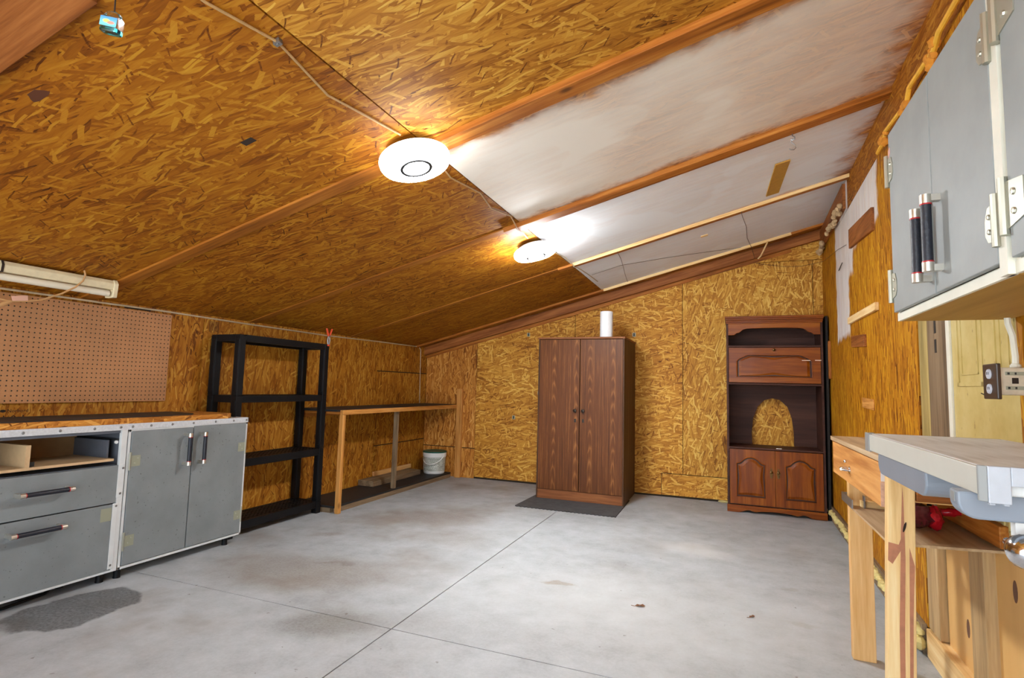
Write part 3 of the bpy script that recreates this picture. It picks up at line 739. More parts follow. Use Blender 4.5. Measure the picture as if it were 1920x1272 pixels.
t = thing('door_cabinet', 'grey two-door base cabinet with white edging beside the black shelving', 'cabinet', (-3.32, 2.475, 0))
c0, c1 = 2.068, 2.882
b = MB().box(XL+.01, FX-.001, c0, c0+.014, .056, .822).box(XL+.01, FX-.001, c1-.014, c1, .056, .822).box(XL+.01, FX-.001, c0, c1, .056, .07).box(XL+.01, XL+.02, c0, c1, .07, .822).box(XL+.01, FX-.001, c0, c1, .808, .822)
build('body', b, 'white_trim', t, bevel=.0015)
for (a, b_, hy) in ((2.085, 2.462, 2.408), (2.468, 2.866, 2.512)):
    d = build('door', MB().box(FX-.014, FX+.004, a, b_, .074, .818 if a > 2.3 else .813), 'grey_door', t, bevel=.002)
    build('handle', pull((FX+.004, hy, .683), (0, 0, 1), (1, 0, 0), .195), PM, d, smooth=True)
    hs = a+.004 if a < 2.3 else b_-.004; sg = 1 if a < 2.3 else -1
    for z in ((.645, .205) if a < 2.3 else (.655, .195)):
        h = MB().box(FX+.004, FX+.0055, hs, hs+sg*.052, z-.03, z+.03).tube([(FX+.006, hs-sg*.006, z-.05), (FX+.006, hs-sg*.006, z+.05)], .006, 8, 1)
        for dz in (-.012, .014): h.lathe([(0, .0015), (.004, .001), (.005, 0)], (FX+.0055, hs+sg*(.028+dz*.6), z+dz), 'X', 8, 1)
        build('hinge', h, ['hinge_p', 'hinge'], d)
for (x, y) in ((FX-.05, 2.80), (FX-.05, 2.10), (FX-.25, 2.72), (XL+.07, 2.8), (XL+.07, 2.1)):
    build('foot', MB().lathe([(0, 0), (.019, 0), (.017, .012), (.017, .057), (0, .057)], (x, y, 0), 'Z', 14), 'blackp', t, smooth=True)

# worktop with chequer-plate edging, running across both cabinets
t = thing('worktop', 'thick strand board worktop with riveted metal edging over both grey cabinets', 'worktop', (-3.33, 2.05, .823))
build('slab', MB().prism([(XL+.005, 1.2), (FX-.005, 1.2), (FX-.005, 2.72), (FX-.06, 2.79), (XL+.005, 2.79)], .8535, .886, 'Z'), 'osb_top', t, bevel=.002)
build('base_board', MB().box(XL+.005, FX-.004, 1.2, 2.878, .823, .853), 'white_trim', t)
build('metal_edging', MB().box(FX-.003, FX+.004, 1.2, 2.885, .822, .855).box(XL+.1, FX+.004, 2.879, 2.885, .822, .855).box(FX-.06, FX-.003, 1.2, 2.885, .8532, .855), 'alu', t)
for k, y in enumerate((1.40, 1.57, 1.725, 1.885, 2.02, 2.085, 2.19, 2.32, 2.46, 2.62, 2.76, 2.865)):
    build('rivet', MB().lathe([(0, .005), (.005, .004), (.0075, 0)], (FX+.004, y, .838), 'X', 10), 'metal', t)
def thinmat(poly, z, h, name, label, m):
    return tag(build(name, MB().prism(poly, z, z+h, 'Z'), m, None, (sum(p[0] for p in poly)/len(poly), sum(p[1] for p in poly)/len(poly), z)), label, 'mat')
thinmat([(XL+.03, 1.2), (-3.15, 1.2), (-3.14, 1.66), (-3.36, 1.70), (XL+.03, 1.705)], .8865, .005, 'rubber_mat', 'black rubber mat on the worktop at the left frame edge', 'blackmat')
thinmat([(XL+.03, 1.715), (-3.35, 1.71), (-3.14, 1.67), (-3.16, 2.48), (-3.25, 2.56), (XL+.03, 2.58)], .8865, .004, 'rubber_mat', 'longer black rubber mat on the worktop below the pegboard corner', 'blackmat')

# ------------------------------------------------------------------ pegboard (real holes)
def pegboard():
    mb = MB(); y0, y1, z0, z1 = 1.18, 2.556, .962, 1.545; n = int((y1-y0)/.0254); k = int((z1-z0)/.0254)
    x1, x0 = XL+.018, XL+.012; dy = (y1-y0)/n; dz = (z1-z0)/k
    for i in range(n):
        for j in range(k):
            cy, czz = y0+(i+.5)*dy, z0+(j+.5)*dz; r = .0038; b0 = len(mb.v)
            for (a, b_) in ((1, 0), (1, 1), (0, 1), (-1, 1), (-1, 0), (-1, -1), (0, -1), (1, -1)): mb.v.append((x1, cy+a*dy/2, czz+b_*dz/2))
            for q in range(8): mb.v.append((x1, cy+r*math.cos(q*PI/4), czz+r*math.sin(q*PI/4)))
            for q in range(8): mb.v.append((x0, cy+r*math.cos(q*PI/4), czz+r*math.sin(q*PI/4)))
            for q in range(8):
                w = (q+1) % 8
                mb.f.append((b0+q, b0+w, b0+8+w, b0+8+q)); mb.m.append(0); mb.f.append((b0+8+q, b0+8+w, b0+16+w, b0+16+q)); mb.m.append(1)
    mb.box(XL+.006, XL+.0119, y0, y1, z0, z1, 1)
    mb.quad([(x1, y0, z0), (x1, y1, z0), (x0, y1, z0), (x0, y0, z0)]).quad([(x1, y1, z0), (x1, y1, z1), (x0, y1, z1), (x0, y1, z0)]).quad([(x1, y0, z1), (x1, y1, z1), (x0, y1, z1), (x0, y0, z1)])
    return mb
t = thing('pegboard', 'tan perforated hardboard sheet on the left wall above the worktop', 'pegboard', (XL+.01, 1.87, .962))
build('board', pegboard(), ['pegboard', 'black'], t)
build('batten', MB().box(XL, XL+.0065, 1.2, 2.55, 1.50, 1.53).box(XL, XL+.0065, 1.2, 2.55, .965, .985), 'pineY', t)

# ------------------------------------------------------------------ black shelving
t = thing('shelving_unit', 'black plastic four-tier shelving unit against the left wall', 'shelving', (-3.37, 3.34, 0))
SX0, SX1, SY0, SY1 = -3.525, -3.235, 2.875, 3.81
posts = [(SX0, SY0), (SX1-.055, SY0), (SX0, SY1-.05), (SX1-.055, SY1-.05)]
for (x, y) in posts:
    p = MB()
    for (za, zb) in ((0, .10), (.10, .545), (.545, 1.0), (1.0, 1.44)):
        p.box(x, x+.055, y, y+.05, za+.001, zb-.001).box(x+.008, x+.047, y-.002, y+.052, za+.03, zb-.03)
    build('post', p, 'blackp', t, bevel=.003)
for (zt, h, lat) in ((.102, .055, True), (.545, .055, True), (1.002, .05, False), (1.445, .05, False)):
    s_ = MB()
    s_.box(SX1-.03, SX1-.004, SY0+.052, SY1-.052, zt-h, zt).box(SX0+.004, SX0+.03, SY0+.052, SY1-.052, zt-h, zt)
    s_.box(SX0+.004, SX1-.004, SY0+.004, SY0+.03, zt-h, zt-.001).box(SX0+.004, SX1-.004, SY1-.03, SY1-.004, zt-h, zt-.001)
    s_.box(SX1-.004, SX1, SY0+.055, SY1-.055, zt-h, zt-h+.006)
    n = 22
    for k in range(n): y = SY0+.03+(SY1-SY0-.06)*(k+.5)/n; s_.box(SX0+.03, SX1-.03, y-.008, y+.008, zt-.01, zt-.002)
    for k in range(7): x = SX0+.03+(SX1-SX0-.06)*(k+.5)/7; s_.box(x-.008, x+.008, SY0+.03, SY1-.03, zt-.011, zt-.003)
    if not lat: s_.box(SX0+.03, SX1-.03, SY0+.03, SY1-.03, zt-.016, zt-.011)
    build('shelf', s_, 'blackp', t)
# spring clamp on the corner post
t = thing('spring_clamp', 'orange-handled spring clamp gripping the top corner of the black shelving', 'clamp', (-3.262, 3.79, 1.446))
C = Vector((-3.232, 3.795, 1.515))
for s in (-1, 1):
    b = MB().tube([C+Vector((0, s*.004, .0)), C+Vector((0, s*.018, .030)), C+Vector((0, s*.034, .066))], [.008, .009, .008], 8, 0)
    build('handle_grip', b, 'orange_grip', t, smooth=True)
    b = MB().tube([C+Vector((0, s*.005, .005)), C+Vector((0, s*.014, -.03)), C+Vector((0, s*.006, -.072))], .005, 8)
    build('jaw', b, 'metal', t, smooth=True)
    build('jaw_tip', MB().blob(C+Vector((0, s*.006, -.078)), .009, jit=0), 'orange_grip', t, smooth=True)
build('spring', MB().lathe([(.004, -.008), (.010, -.008), (.010, .008), (.004, .008)], C, 'X', 12), 'metal', t)

# ------------------------------------------------------------------ long side bench + low platform
t = thing('side_bench', 'long bench with black top and orange front rail in the back left corner', 'bench', (-3.3, 4.9, 0))
build('top', MB().box(XL+.006, -3.10, 3.80, 5.985, .862, .88), 'blackmat', t)
build('front_rail', MB().box(-3.10, -3.065, 3.835, 5.955, .835, .876), 'benchY', t, bevel=.003)
build('end_rail', MB().box(XL+.006, -3.10, 3.835, 3.86, .84, .862), 'orangeX', t)
build('leg', MB().hexa([(-3.105, 3.83, 0), (-3.067, 3.83, 0), (-3.067, 3.87, 0), (-3.105, 3.87, 0), (-3.112, 3.842, .8345), (-3.072, 3.842, .8345), (-3.072, 3.882, .8345), (-3.112, 3.882, .8345)]), 'benchZ', t, bevel=.003)
build('leg', MB().hexa([(-3.155, 4.73, .062), (-3.115, 4.73, .062), (-3.115, 4.77, .062), (-3.155, 4.77, .062), (-3.15, 4.73, .8615), (-3.11, 4.73, .8615), (-3.11, 4.77, .8615), (-3.15, 4.77, .8615)]), 'greywZ', t, bevel=.003)
build('upright', MB().box(-3.072, -3.0, 5.957, 5.997, 0, 1.07), 'benchZ', t, bevel=.003)
build('wall_ledger', MB().box(XL+.004, XL+.04, 3.86, 5.98, .80, .861), 'orangeY', t)
t = thing('low_platform', 'low black-covered platform on the floor beneath the side bench', 'platform', (-3.32, 4.9, 0))
build('deck', MB().box(XL+.006, -3.115, 3.83, 5.95, .042, .061), 'blackmat', t, bevel=.004)
build('edge_board', MB().box(-3.155, -3.117, 3.88, 5.945, 0, .0415), 'greywY', t)
for y in (3.84, 5.5): build('joist', MB().box(XL+.01, -3.16, y, y+.04, 0, .0415), 'greywX', t)
pk = tag(build('timber_offcut', MB().box(XL+.012, XL+.20, 4.70, 5.62, .0625, .118), 'greywY', None, (XL+.1, 5.15, .0625), bevel=.003), 'thick weathered plank lying on the low platform by the wall', 'plank')
tag(build('timber_offcut', MB().box(XL+.004, XL+.03, 4.95, 5.68, .1195, .165), 'pineY', None, (XL+.02, 5.3, .1195), bevel=.002), 'thin pale lath standing on edge behind the weathered plank', 'lath')
t = thing('bucket', 'white plastic pail with green lid at the far end of the platform', 'bucket', (-3.262, 5.80, .062))
bc = (-3.262, 5.80, .062)
build('body', MB().lathe([(0, 0), (.118, 0), (.124, .006), (.126, .02), (.128, .03), (.134, .195), (.140, .20), (.142, .245), (.13, .245)], bc, 'Z', 36), 'whitep', t, smooth=True)
build('label', MB().lathe([(.1295, .034), (.1345, .19)], bc, 'Z', 36), 'bucketlabel', t, smooth=True)
build('lid', MB().lathe([(.143, .246), (.1435, .256), (.138, .262), (.128, .256), (0, .256)], bc, 'Z', 36), 'greenlid', t, smooth=True)
hp = []
for k in range(15):
    a = PI*k/14; hp.append((bc[0]+.146*math.cos(a)*math.cos(.38)+.03*math.sin(a)*.6, bc[1]-.146*math.cos(a)*-.0-.152*math.sin(a)*.98+.0, bc[2]+.225-.11*math.sin(a)))
build('handle', MB().tube(hp, .0055, 8), 'whitep', t, smooth=True)

# ------------------------------------------------------------------ wardrobe, towel roll, mat
mb = MB(); poly = [(-1.83, 5.60), (-1.845, 4.84)]
for k in range(25):
    x = -1.82+.037*k; poly += [(x, 4.822), (x+.0185, 4.838)]
poly += [(-.90, 4.82), (-.905, 5.60)]
tag(build('floor_mat', MB().prism(poly, .0005, .009, 'Z'), 'greymat', None, (-1.37, 5.2, .0005)), 'dark grey scalloped rubber mat under the front of the wardrobe', 'mat')
t = thing('wardrobe', 'tall brown wood-grain two-door wardrobe against the back wall', 'wardrobe', (-1.35, 5.62, .01))
wx0, wx1, wy0, wy1, wz = -1.79, -.912, 5.28, 5.965, 1.612
build('carcass', MB().box(wx0, wx0+.017, wy0+.02, wy1, .0095, wz).box(wx1-.017, wx1, wy0+.02, wy1, .0095, wz).box(wx0+.017, wx1-.017, wy1-.01, wy1, .1, wz).box(wx0+.017, wx1-.017, wy0+.02, wy1-.01, .095, .105), 'lam_dark', t)
for x in (wx0, wx1-.012): build('face_edge', MB().box(x, x+.012, wy0, wy0+.02, .0095, wz), 'lam_dark', t)
build('top', MB().box(wx0-.008, wx1+.008, wy0-.006, wy1, wz, wz+.018), 'lam_base', t, bevel=.002)
build('plinth', MB().box(wx0+.0125, wx1-.0125, wy0+.004, wy0+.019, .0095, .098), 'lam_base', t)
for (a, b_, sg) in ((wx0+.014, -1.3555, 1), (-1.3485, wx1-.014, -1)):
    d = build('door', MB().box(a, b_, wy0, wy0+.016, .103, wz-.006), 'laminate', t, bevel=.001)
    kx = (b_-.040) if sg > 0 else (a+.034)
    build('knob', MB().lathe([(.008, .0), (.008, -.012), (.018, -.016), (.017, -.025), (0, -.028)], (kx, wy0, .893), 'Y', 14), 'darkknob', d, smooth=True)
    build('lock_plate', MB().box(kx-.010, kx+.010, wy0-.003, wy0, .778, .812).box(kx-.002, kx+.002, wy0-.0026, wy0-.002, .788, .800, 1), ['darkknob', 'black'], d)
t = thing('paper_towel_roll', 'white paper towel roll standing on top of the wardrobe', 'paper towels', (-1.115, 5.40, wz+.018))
bc = (-1.115, 5.40, wz+.0185)
build('paper', MB().lathe([(.02, 0), (.062, 0), (.064, .004), (.064, .262), (.062, .266), (.02, .266), (.02, 0)], bc, 'Z', 32), 'paper', t, smooth=True)
build('core', MB().lathe([(.0195, 0), (.0195, .266), (.0175, .266), (.0175, 0)], bc, 'Z', 20), 'card', t, smooth=True)

# ------------------------------------------------------------------ cherry hutch
def rayhit(poly, a):
    dx, dy = math.cos(a), math.sin(a); best = 0
    for i in range(len(poly)):
        x1, y1 = poly[i]; x2, y2 = poly[(i+1) % len(poly)]; ex, ey = x2-x1, y2-y1
        den = dx*ey-dy*ex
        if abs(den) < 1e-12: continue
        t_ = (x1*ey-y1*ex)/den; u = (x1*dy-y1*dx)/den
        if t_ > 0 and -1e-9 <= u <= 1+1e-9: best = max(best, t_)
    return best
def star_panel(x0, x1, z0, z1, outline, y, thick):
    """door slab with a moulded sunk-and-raised field following outline (list of x,z). Returns frame mesh, field mesh"""
    cx = sum(p[0] for p in outline)/len(outline); cz_ = (min(p[1] for p in outline)+max(p[1] for p in outline))/2
    rect = [(x0-cx, z0-cz_), (x1-cx, z0-cz_), (x1-cx, z1-cz_), (x0-cx, z1-cz_)]; out = [(p[0]-cx, p[1]-cz_) for p in outline]
    angs = sorted(set([round(i*2*PI/72-PI, 5) for i in range(72)]+[round(math.atan2(p[1], p[0]), 5) for p in rect+out]))
    def ring(fn, yy): return [(cx+fn(a)*math.cos(a), yy, cz_+fn(a)*math.sin(a)) for a in angs]
    R = lambda a: rayhit(rect, a); O = lambda a: rayhit(out, a)
    def bands(rs, mats):
        mb = MB(); n = len(angs)
        for r in rs: mb.v += r
        for i in range(len(rs)-1):
            for k in range(n):
                q = (k+1) % n; mb.f.append((i*n+k, i*n+q, (i+1)*n+q, (i+1)*n+k)); mb.m.append(mats[i])
        return mb
    g1 = lambda d: (lambda a: max(O(a)-d, .01))
    fr = bands([ring(R, y+thick), ring(R, y), ring(O, y), ring(g1(.005), y-.004), ring(g1(.009), y-.003), ring(g1(.014), y+.009)], [0, 0, 0, 0, 1])
    fi = bands([ring(g1(.014), y+.009), ring(g1(.022), y+.009), ring(g1(.046), y+.0005), ring(lambda a: .0005, y+.0005)], [1, 0, 0])
    return fr, fi
t = thing('hutch', 'reddish cherry wood hutch with arched cut-out in its back, near the right corner', 'hutch', (.421, 5.78, 0))
hx0, hx1, hy0, hy1, hz = .012, .832, 5.60, 5.965, 1.845
for x in (hx0, hx1-.018): build('side_panel', MB().box(x, x+.018, hy0+.004, hy1, .002, 1.80), 'cherry_dark', t)
co = MB(); 
for (d_, za, zb) in ((.0, 1.775, 1.79), (.006, 1.79, 1.803), (.002, 1.803, 1.81), (.012, 1.81, 1.826), (.018, 1.826, 1.845)): co.box(hx0-d_*.6, hx1+d_*.6, hy0-d_, hy1, za, zb)
build('cornice', co, 'cherryX', t, bevel=.002)
vp = [(hx0+.018, 1.775), (hx0+.018, 1.664), (.085, 1.664), (.105, 1.683), (.125, 1.685), (.165, 1.717), (.20, 1.726), (.30, 1.73), (.42, 1.731), (.54, 1.73), (.645, 1.726), (.68, 1.717), (.72, 1.686), (.74, 1.683), (.76, 1.664), (hx1-.018, 1.664), (hx1-.018, 1.775)]
build('valance', MB().prism(vp, hy0, hy0+.018, 'Y'), 'cherryX', t, bevel=.003)
ar = [(.245, .606), (.242, .72), (.255, .86), (.30, .98), (.36, 1.045), (.43, 1.066), (.50, 1.05), (.565, .985), (.60, .88), (.615, .75), (.618, .606)]
bkp = [(hx0+.018, .606)]+ar+[(hx1-.018, .606), (hx1-.018, 1.775), (hx0+.018, 1.775)]
build('back_panel', MB().prism(bkp, hy1-.008, hy1-.003, 'Y'), 'cherry_dark', t)
build('back_panel', MB().box(hx0+.018, hx1-.018, hy1-.008, hy1-.003, .06, .604), 'cherry_dark', t)
for (z, m_) in ((1.548, 'cherry_dark'), (1.190, 'cherry_dark'), (.588, 'cherry_dark')):
    build('shelf', MB().box(hx0+.018, hx1-.018, hy0+.002, hy1-.0085, z, z+.016), m_, t, bevel=.002)
build('bottom_board', MB().box(hx0+.018, hx1-.018, hy0+.02, hy1-.0085, .066, .08), 'cherry_dark', t)
fo = [(.10, 1.265), (.745, 1.265), (.745, 1.415), (.735, 1.428), (.705, 1.448), (.69, 1.452), (.665, 1.468), (.64, 1.474), (.205, 1.474), (.18, 1.468), (.155, 1.452), (.14, 1.448), (.11, 1.428), (.10, 1.415)]
fr, fi = star_panel(hx0+.022, hx1-.022, 1.212, 1.543, fo, hy0, .018)
d = build('flap_door', fr, ['cherryX', 'cherry_groove'], t); build('raised_panel', fi, ['cherryX', 'cherry_groove'], d)
build('knob', MB().lathe([(.008, 0), (.006, -.008), (.013, -.014), (.013, -.022), (.007, -.028), (0, -.029)], (.425, hy0, 1.522), 'Y', 16), 'brass', d, smooth=True)
build('scratch', MB().box(.658, .728, hy0-.0012, hy0-.0004, 1.421, 1.428), 'scratch', d); build('scratch', MB().box(.765, .815, hy0-.0012, hy0-.0004, 1.421, 1.430), 'scratch', d)
for (a, b_, kx) in ((hx0+.022, .4205, .388), (.4235, hx1-.022, .448)):
    m_ = (a+b_)/2+(-.012 if a < .2 else .012)
    oo = [(m_-.125, .14), (m_+.125, .14)]
    prof = ((1, 0), (.86, .07), (.72, .20), (.64, .34), (.56, .52), (.46, .68), (.32, .86), (.16, .97), (0, 1.0))
    oo += [(m_+.125*q, .454+.064*h) for q, h in prof]+[(m_-.125*q, .454+.064*h) for q, h in prof[-2::-1]]
    fr, fi = star_panel(a, b_, .078, .583, oo, hy0, .018)
    d = build('door', fr, ['cherryZ', 'cherry_groove'], t); build('raised_panel', fi, ['cherryZ', 'cherry_groove'], d)
    pl = MB().prism([(kx+.012*math.cos(q)*(1+.25*math.cos(4*q)), .378+.048*math.sin(q)) for q in [i*2*PI/20 for i in range(20)]], hy0-.0015, hy0, 'Y')
    pl.lathe([(.004, -.0015), (.004, -.010), (.012, -.016), (.012, -.024), (0, -.030)], (kx, hy0, .388), 'Y', 14)
    pl.tube([(kx-.006, hy0-.006, .366), (kx-.009, hy0-.008, .345), (kx, hy0-.008, .334), (kx+.009, hy0-.008, .345), (kx+.006, hy0-.006, .366)], .0022, 6)
    build('pull', pl, 'brass', d, smooth=True)
pp = [(hx0-.004, .066), (hx0-.004, 0.001), (.10, .001), (.13, .006), (.17, .022), (.20, .028), (.225, .018), (.25, .014), (.30, .024), (.42, .03), (.54, .024), (.595, .014), (.62, .018), (.645, .028), (.675, .022), (.71, .006), (.74, .001), (hx1+.004, .001), (hx1+.004, .066)]
build('base_plinth', MB().prism(pp, hy0-.006, hy0+.012, 'Y'), 'cherryX', t, bevel=.003)
build('magnet_catch', MB().box(.432, .478, hy0-.0005, hy0+.01, .605, .609), 'whitep', t)
tag(build('gap_shade_board', MB().hexa([(.848, 5.62, 0), (.868, 5.62, 0), (.868, 5.95, 0), (.848, 5.95, 0), (.858, 5.62, 1.835), (.876, 5.62, 1.835), (.876, 5.95, 1.835), (.858, 5.95, 1.835)]), plain('gap_shade_dark', srgb(24, 18, 14), .8), None, (.858, 5.785, 0)), 'dark board standing in for the shade in the gap between hutch and right wall', 'board')  # added dark sheet: stands in for the shadow in this narrow gap

# ------------------------------------------------------------------ small boards on the right wall
def wall_board(name, label, cat, s0, s1, z0, z1, th, m, tilt=0.0, bev=.002):
    loc = rwp((s0+s1)/2, (z0+z1)/2, .0005); h = (s1-s0)/2; v = (z1-z0)/2
    mb = MB().hexa([(-th, -h, -v+tilt), (0, -h, -v+tilt), (0, h, -v-tilt), (-th, h, -v-tilt), (-th, -h, v+tilt), (0, -h, v+tilt), (0, h, v-tilt), (-th, h, v-tilt)])
    return tag(build(name, mb, m, None, loc, local=True, rot=RROT, bevel=bev), label, cat)
wall_board('wooden_board', 'dark brown board nailed high on the right wall beside white paint', 'board', 3.70, 4.44, 2.135, 2.275, .018, 'redY', -.035)
wall_board('wooden_lath', 'pale wooden lath nailed level on the right wall', 'lath', 3.665, 4.56, 1.625, 1.672, .02, 'paleY', -.01)
wall_board('wooden_block', 'small orange-brown wooden block on the right wall', 'block', 4.03, 4.48, 1.445, 1.525, .015, 'redY', -.015)
wall_board('wooden_patch', 'small tan plywood patch low on the right wall', 'patch', 3.86, 4.20, 1.035, 1.10, .006, 'benchY', -.005)
wall_board('upright_lath', 'narrow upright lath on the right wall next to the hutch', 'lath', 5.56, 5.60, 1.26, 1.60, .02, 'orangeZ')

# ------------------------------------------------------------------ upper cabinets on the right wall
UX, UB = .505, .772
def upper(c0, c1, splits, t):
    z0, z1 = 1.356, 1.962
    b = MB().box(UX, UB, c0, c0+.016, z0, z1).box(UX, UB, c1-.016, c1, z0, z1).box(UX, UB, c0, c1, z1-.016, z1).box(UX+.002, UB, c0+.016, c1-.016, z1-.1, z1-.016).box(UB-.01, UB, c0, c1, z0, z1)
    build('body', b, 'cream_trim', t)
    build('bottom', MB().box(UX+.006, UB, c0+.001, c1-.001, z0-.004, z0+.012), 'under_ply', t)
    build('front_edge', MB().box(UX-.002, UX+.006, c0, c1, z0-.004, z0+.020), 'cream_trim', t)
t = thing('wall_cabinet', 'light grey two-door wall cabinet above the old door, nearest the far end', 'cabinet', (.64, 1.63, 1.352))
upper(1.268, 1.995, None, t)
for (a, b_, hy, cc) in ((1.628, 1.984, 1.655, 1), (1.292, 1.622, 1.575, -1)):
    d = build('door', MB().box(UX-.014, UX-.0005, a, b_, 1.378, 1.952), 'grey_upper', t, bevel=.002)
    build('handle', pull((UX-.014, hy, 1.508 if cc > 0 else 1.520), (0, 0, 1), (-1, 0, 0), .192, .028, .0115), PM, d, smooth=True)
    e = b_ if cc > 0 else a
    for z in (1.833, 1.462):
        h = MB().prism([(e, z-.04), (e, z+.04), (e-cc*.03, z+.035), (e-cc*.042, z+.01), (e-cc*.042, z-.02), (e-cc*.03, z-.035)], UX-.0165, UX-.0142, 'X')
        h.tube([(UX-.018, e+cc*.008, z-.052), (UX-.018, e+cc*.008, z+.052)], .0075, 10)
        for dz in (-.015, .015): h.lathe([(0, -.004), (.005, -.003), (.006, 0)], (UX-.0165, e-cc*.022, z+dz), 'X', 8)
        build('hinge', h, 'hinge', d, smooth=False)
build('sticker', MB().prism([(1.984, 1.90), (1.967, 1.905), (1.965, 1.885), (1.984, 1.872)], UX-.0152, UX-.0142, 'X'), 'sticker_r', t)
build('divider_stile', MB().box(UX-.013, UX+.004, 1.258, 1.290, 1.352, 1.962), 'cream_trim', t)
t = thing('wall_cabinet', 'light grey wall cabinet cut off by the right frame edge', 'cabinet', (.64, .87, 1.352))
upper(.50, 1.257, None, t)
for (a, b_, cc) in ((.885, 1.240, 1), (.512, .88, -1)):
    d = build('door', MB().box(UX-.014, UX-.0005, a, b_, 1.378, 1.952), 'grey_upper', t, bevel=.002)
    e = b_ if cc > 0 else a
    build('handle', pull((UX-.014, .93 if cc > 0 else .84, 1.515), (0, 0, 1), (-1, 0, 0), .205, .045, .0115), PM, d, smooth=True)
    for z in (1.855, 1.478):
        h = MB().prism([(e, z-.045), (e, z+.045), (e-cc*.06, z+.035), (e-cc*.06, z-.035)], UX-.0165, UX-.0142, 'X').tube([(UX-.018, e+cc*.008, z-.055), (UX-.018, e+cc*.008, z+.055)], .0085, 10)
        for dz in (-.018, .018): h.lathe([(0, -.004), (.006, -.003), (.007, 0)], (UX-.0165, e-cc*.025, z+dz), 'X', 8)
        build('hinge', h, 'hinge', d)
# yellow cord with foam lumps above the cabinets
path = [rwp(s_, z, .03) for s_, z in ((1.2, 2.50), (1.8, 2.485), (2.2, 2.50), (2.39, 2.505), (2.45, 2.47), (2.79, 2.50), (2.84, 2.45), (3.236, 2.50), (3.26, 2.46), (3.42, 2.46))]
t = thing('yellow_cord', 'yellow cord with foam lumps running above the wall cabinets', 'cord', rwp(2.4, 2.45, .03))
build('cord', MB().tube(path, .011, 8), 'yellow_cord', t, smooth=True)
for (s_, z) in ((2.46, 2.47), (2.86, 2.43), (3.27, 2.47)):
    f = MB()
    for k in range(6): f.blob(rwp(s_+random.uniform(-.06, .06), z+random.uniform(-.05, .03), .03), random.uniform(.014, .026))
    build('foam_lump', f, 'foam_o', t, smooth=True)

# outlet box and conduit
t = thing('outlet_box', 'brown double outlet on a galvanised box in front of the old door', 'outlet', (.745, 1.935, 1.125))
build('box', MB().box(.712, .778, 1.90, 1.965, 1.13, 1.207), 'steelbox', t, bevel=.002)
for z in (1.150, 1.190): build('slot', MB().box(.724, .766, 1.8985, 1.9005, z-.005, z+.005, 0).box(.728, .733, 1.8975, 1.899, z-.003, z+.003, 1).box(.744, .748, 1.8975, 1.899, z-.003, z+.003, 1), ['hinge_p', 'black'], t)
build('barcode', MB().box(.738, .752, 1.8985, 1.8998, 1.162, 1.178), 'ink', t)
cv = build('cover_plate', MB().box(.700, .711, 1.888, 1.975, 1.118, 1.218), 'brownplate', t, bevel=.003)
for z in (1.147, 1.189):
    r_ = MB().lathe([(0, -.004), (.0135, -.0035), (.0145, 0)], (.700, 1.932, z), 'X', 14).box(.6955, .6962, 1.926, 1.928, z-.002, z+.006, 1).box(.6955, .6962, 1.936, 1.938, z-.002, z+.006, 1)
    build('receptacle', r_, ['recept', 'black'], cv)
build('conduit', MB().tube([(.765, 1.945, 1.207), (.768, 1.95, 1.24), (.765, 1.952, 1.30), (.757, 1.955, 1.335), (.757, 1.957, 1.352)], .008, 8).lathe([(.013, 0), (.013, .01), (.009, .014)], (.765, 1.945, 1.206), 'Z', 10), 'cream_trim', t, smooth=True)

# ------------------------------------------------------------------ wooden workbench on the right
t = thing('workbench', 'rough pine workbench with one drawer and open lower shelf by the right wall', 'workbench', (.62, 2.5, 0))
build('top', MB().box(.468, .80, 2.03, 3.005, .903, .922), 'plyY', t, bevel=.002)
d = build('drawer', MB().box(.472, .494, 2.135, 2.975, .756, .898), 'drawerface', t, bevel=.002)
build('drawer_box', MB().box(.4945, .76, 2.16, 2.95, .775, .786).box(.4945, .76, 2.16, 2.172, .786, .88).box(.4945, .76, 2.938, 2.95, .786, .88), 'ply', d)
hm = MB().tube([(.472, 2.645, .815), (.455, 2.645, .815), (.446, 2.635, .815), (.442, 2.60, .815)], .006, 10)
hm.lathe([(0, -.003), (.016, -.003), (.016, 0)], (.472, 2.60, .812), 'X', 16).tube([(.47, 2.60, .812), (.44, 2.602, .815)], .006, 10).blob((.468, 2.672, .84), .007, jit=0)
build('pull', hm, 'chrome', d, smooth=True)
build('label', MB().box(.474, .492, 2.1338, 2.1346, .838, .892), 'sticker', d); build('end_grain', MB().box(.4725, .4935, 2.1342, 2.1349, .757, .836), plain('pink_end_grain', srgb(206, 166, 142), .8, var=.2, vscale=50), d)
build('leg', MB().box(.496, .581, 2.775, 2.813, 0, .9025), 'pineZ', t, bevel=.003)
lg = build('leg', MB().hexa([(.450, 2.05, 0), (.525, 2.05, 0), (.525, 2.088, 0), (.450, 2.088, 0), (.4745, 2.05, .88), (.5465, 2.05, .88), (.5465, 2.088, .88), (.4745, 2.088, .88)]), 'paleZ', t, bevel=.003)
kn = plain('reddish_heartwood', srgb(176, 116, 84), .7, var=.15, vscale=30)
def lx(z): return .450+.0245*z/.88
hw = MB()
_k = [0]
def P(z, a): return (lx(z)+a, 2.0494-.00025*_k[0], z)
for pts in ([(.05, .034), (.05, .046), (.40, .044), (.62, .046), (.80, .041), (.84, .038), (.70, .034), (.40, .030)], [(.05, .056), (.05, .064), (.45, .066), (.60, .070), (.655, .056), (.40, .056)], [(.61, .0), (.665, .001), (.66, .028), (.685, .036), (.655, .040), (.60, .012)]):
    hw.quad([P(z, a) for z, a in pts]); _k[0] += 1
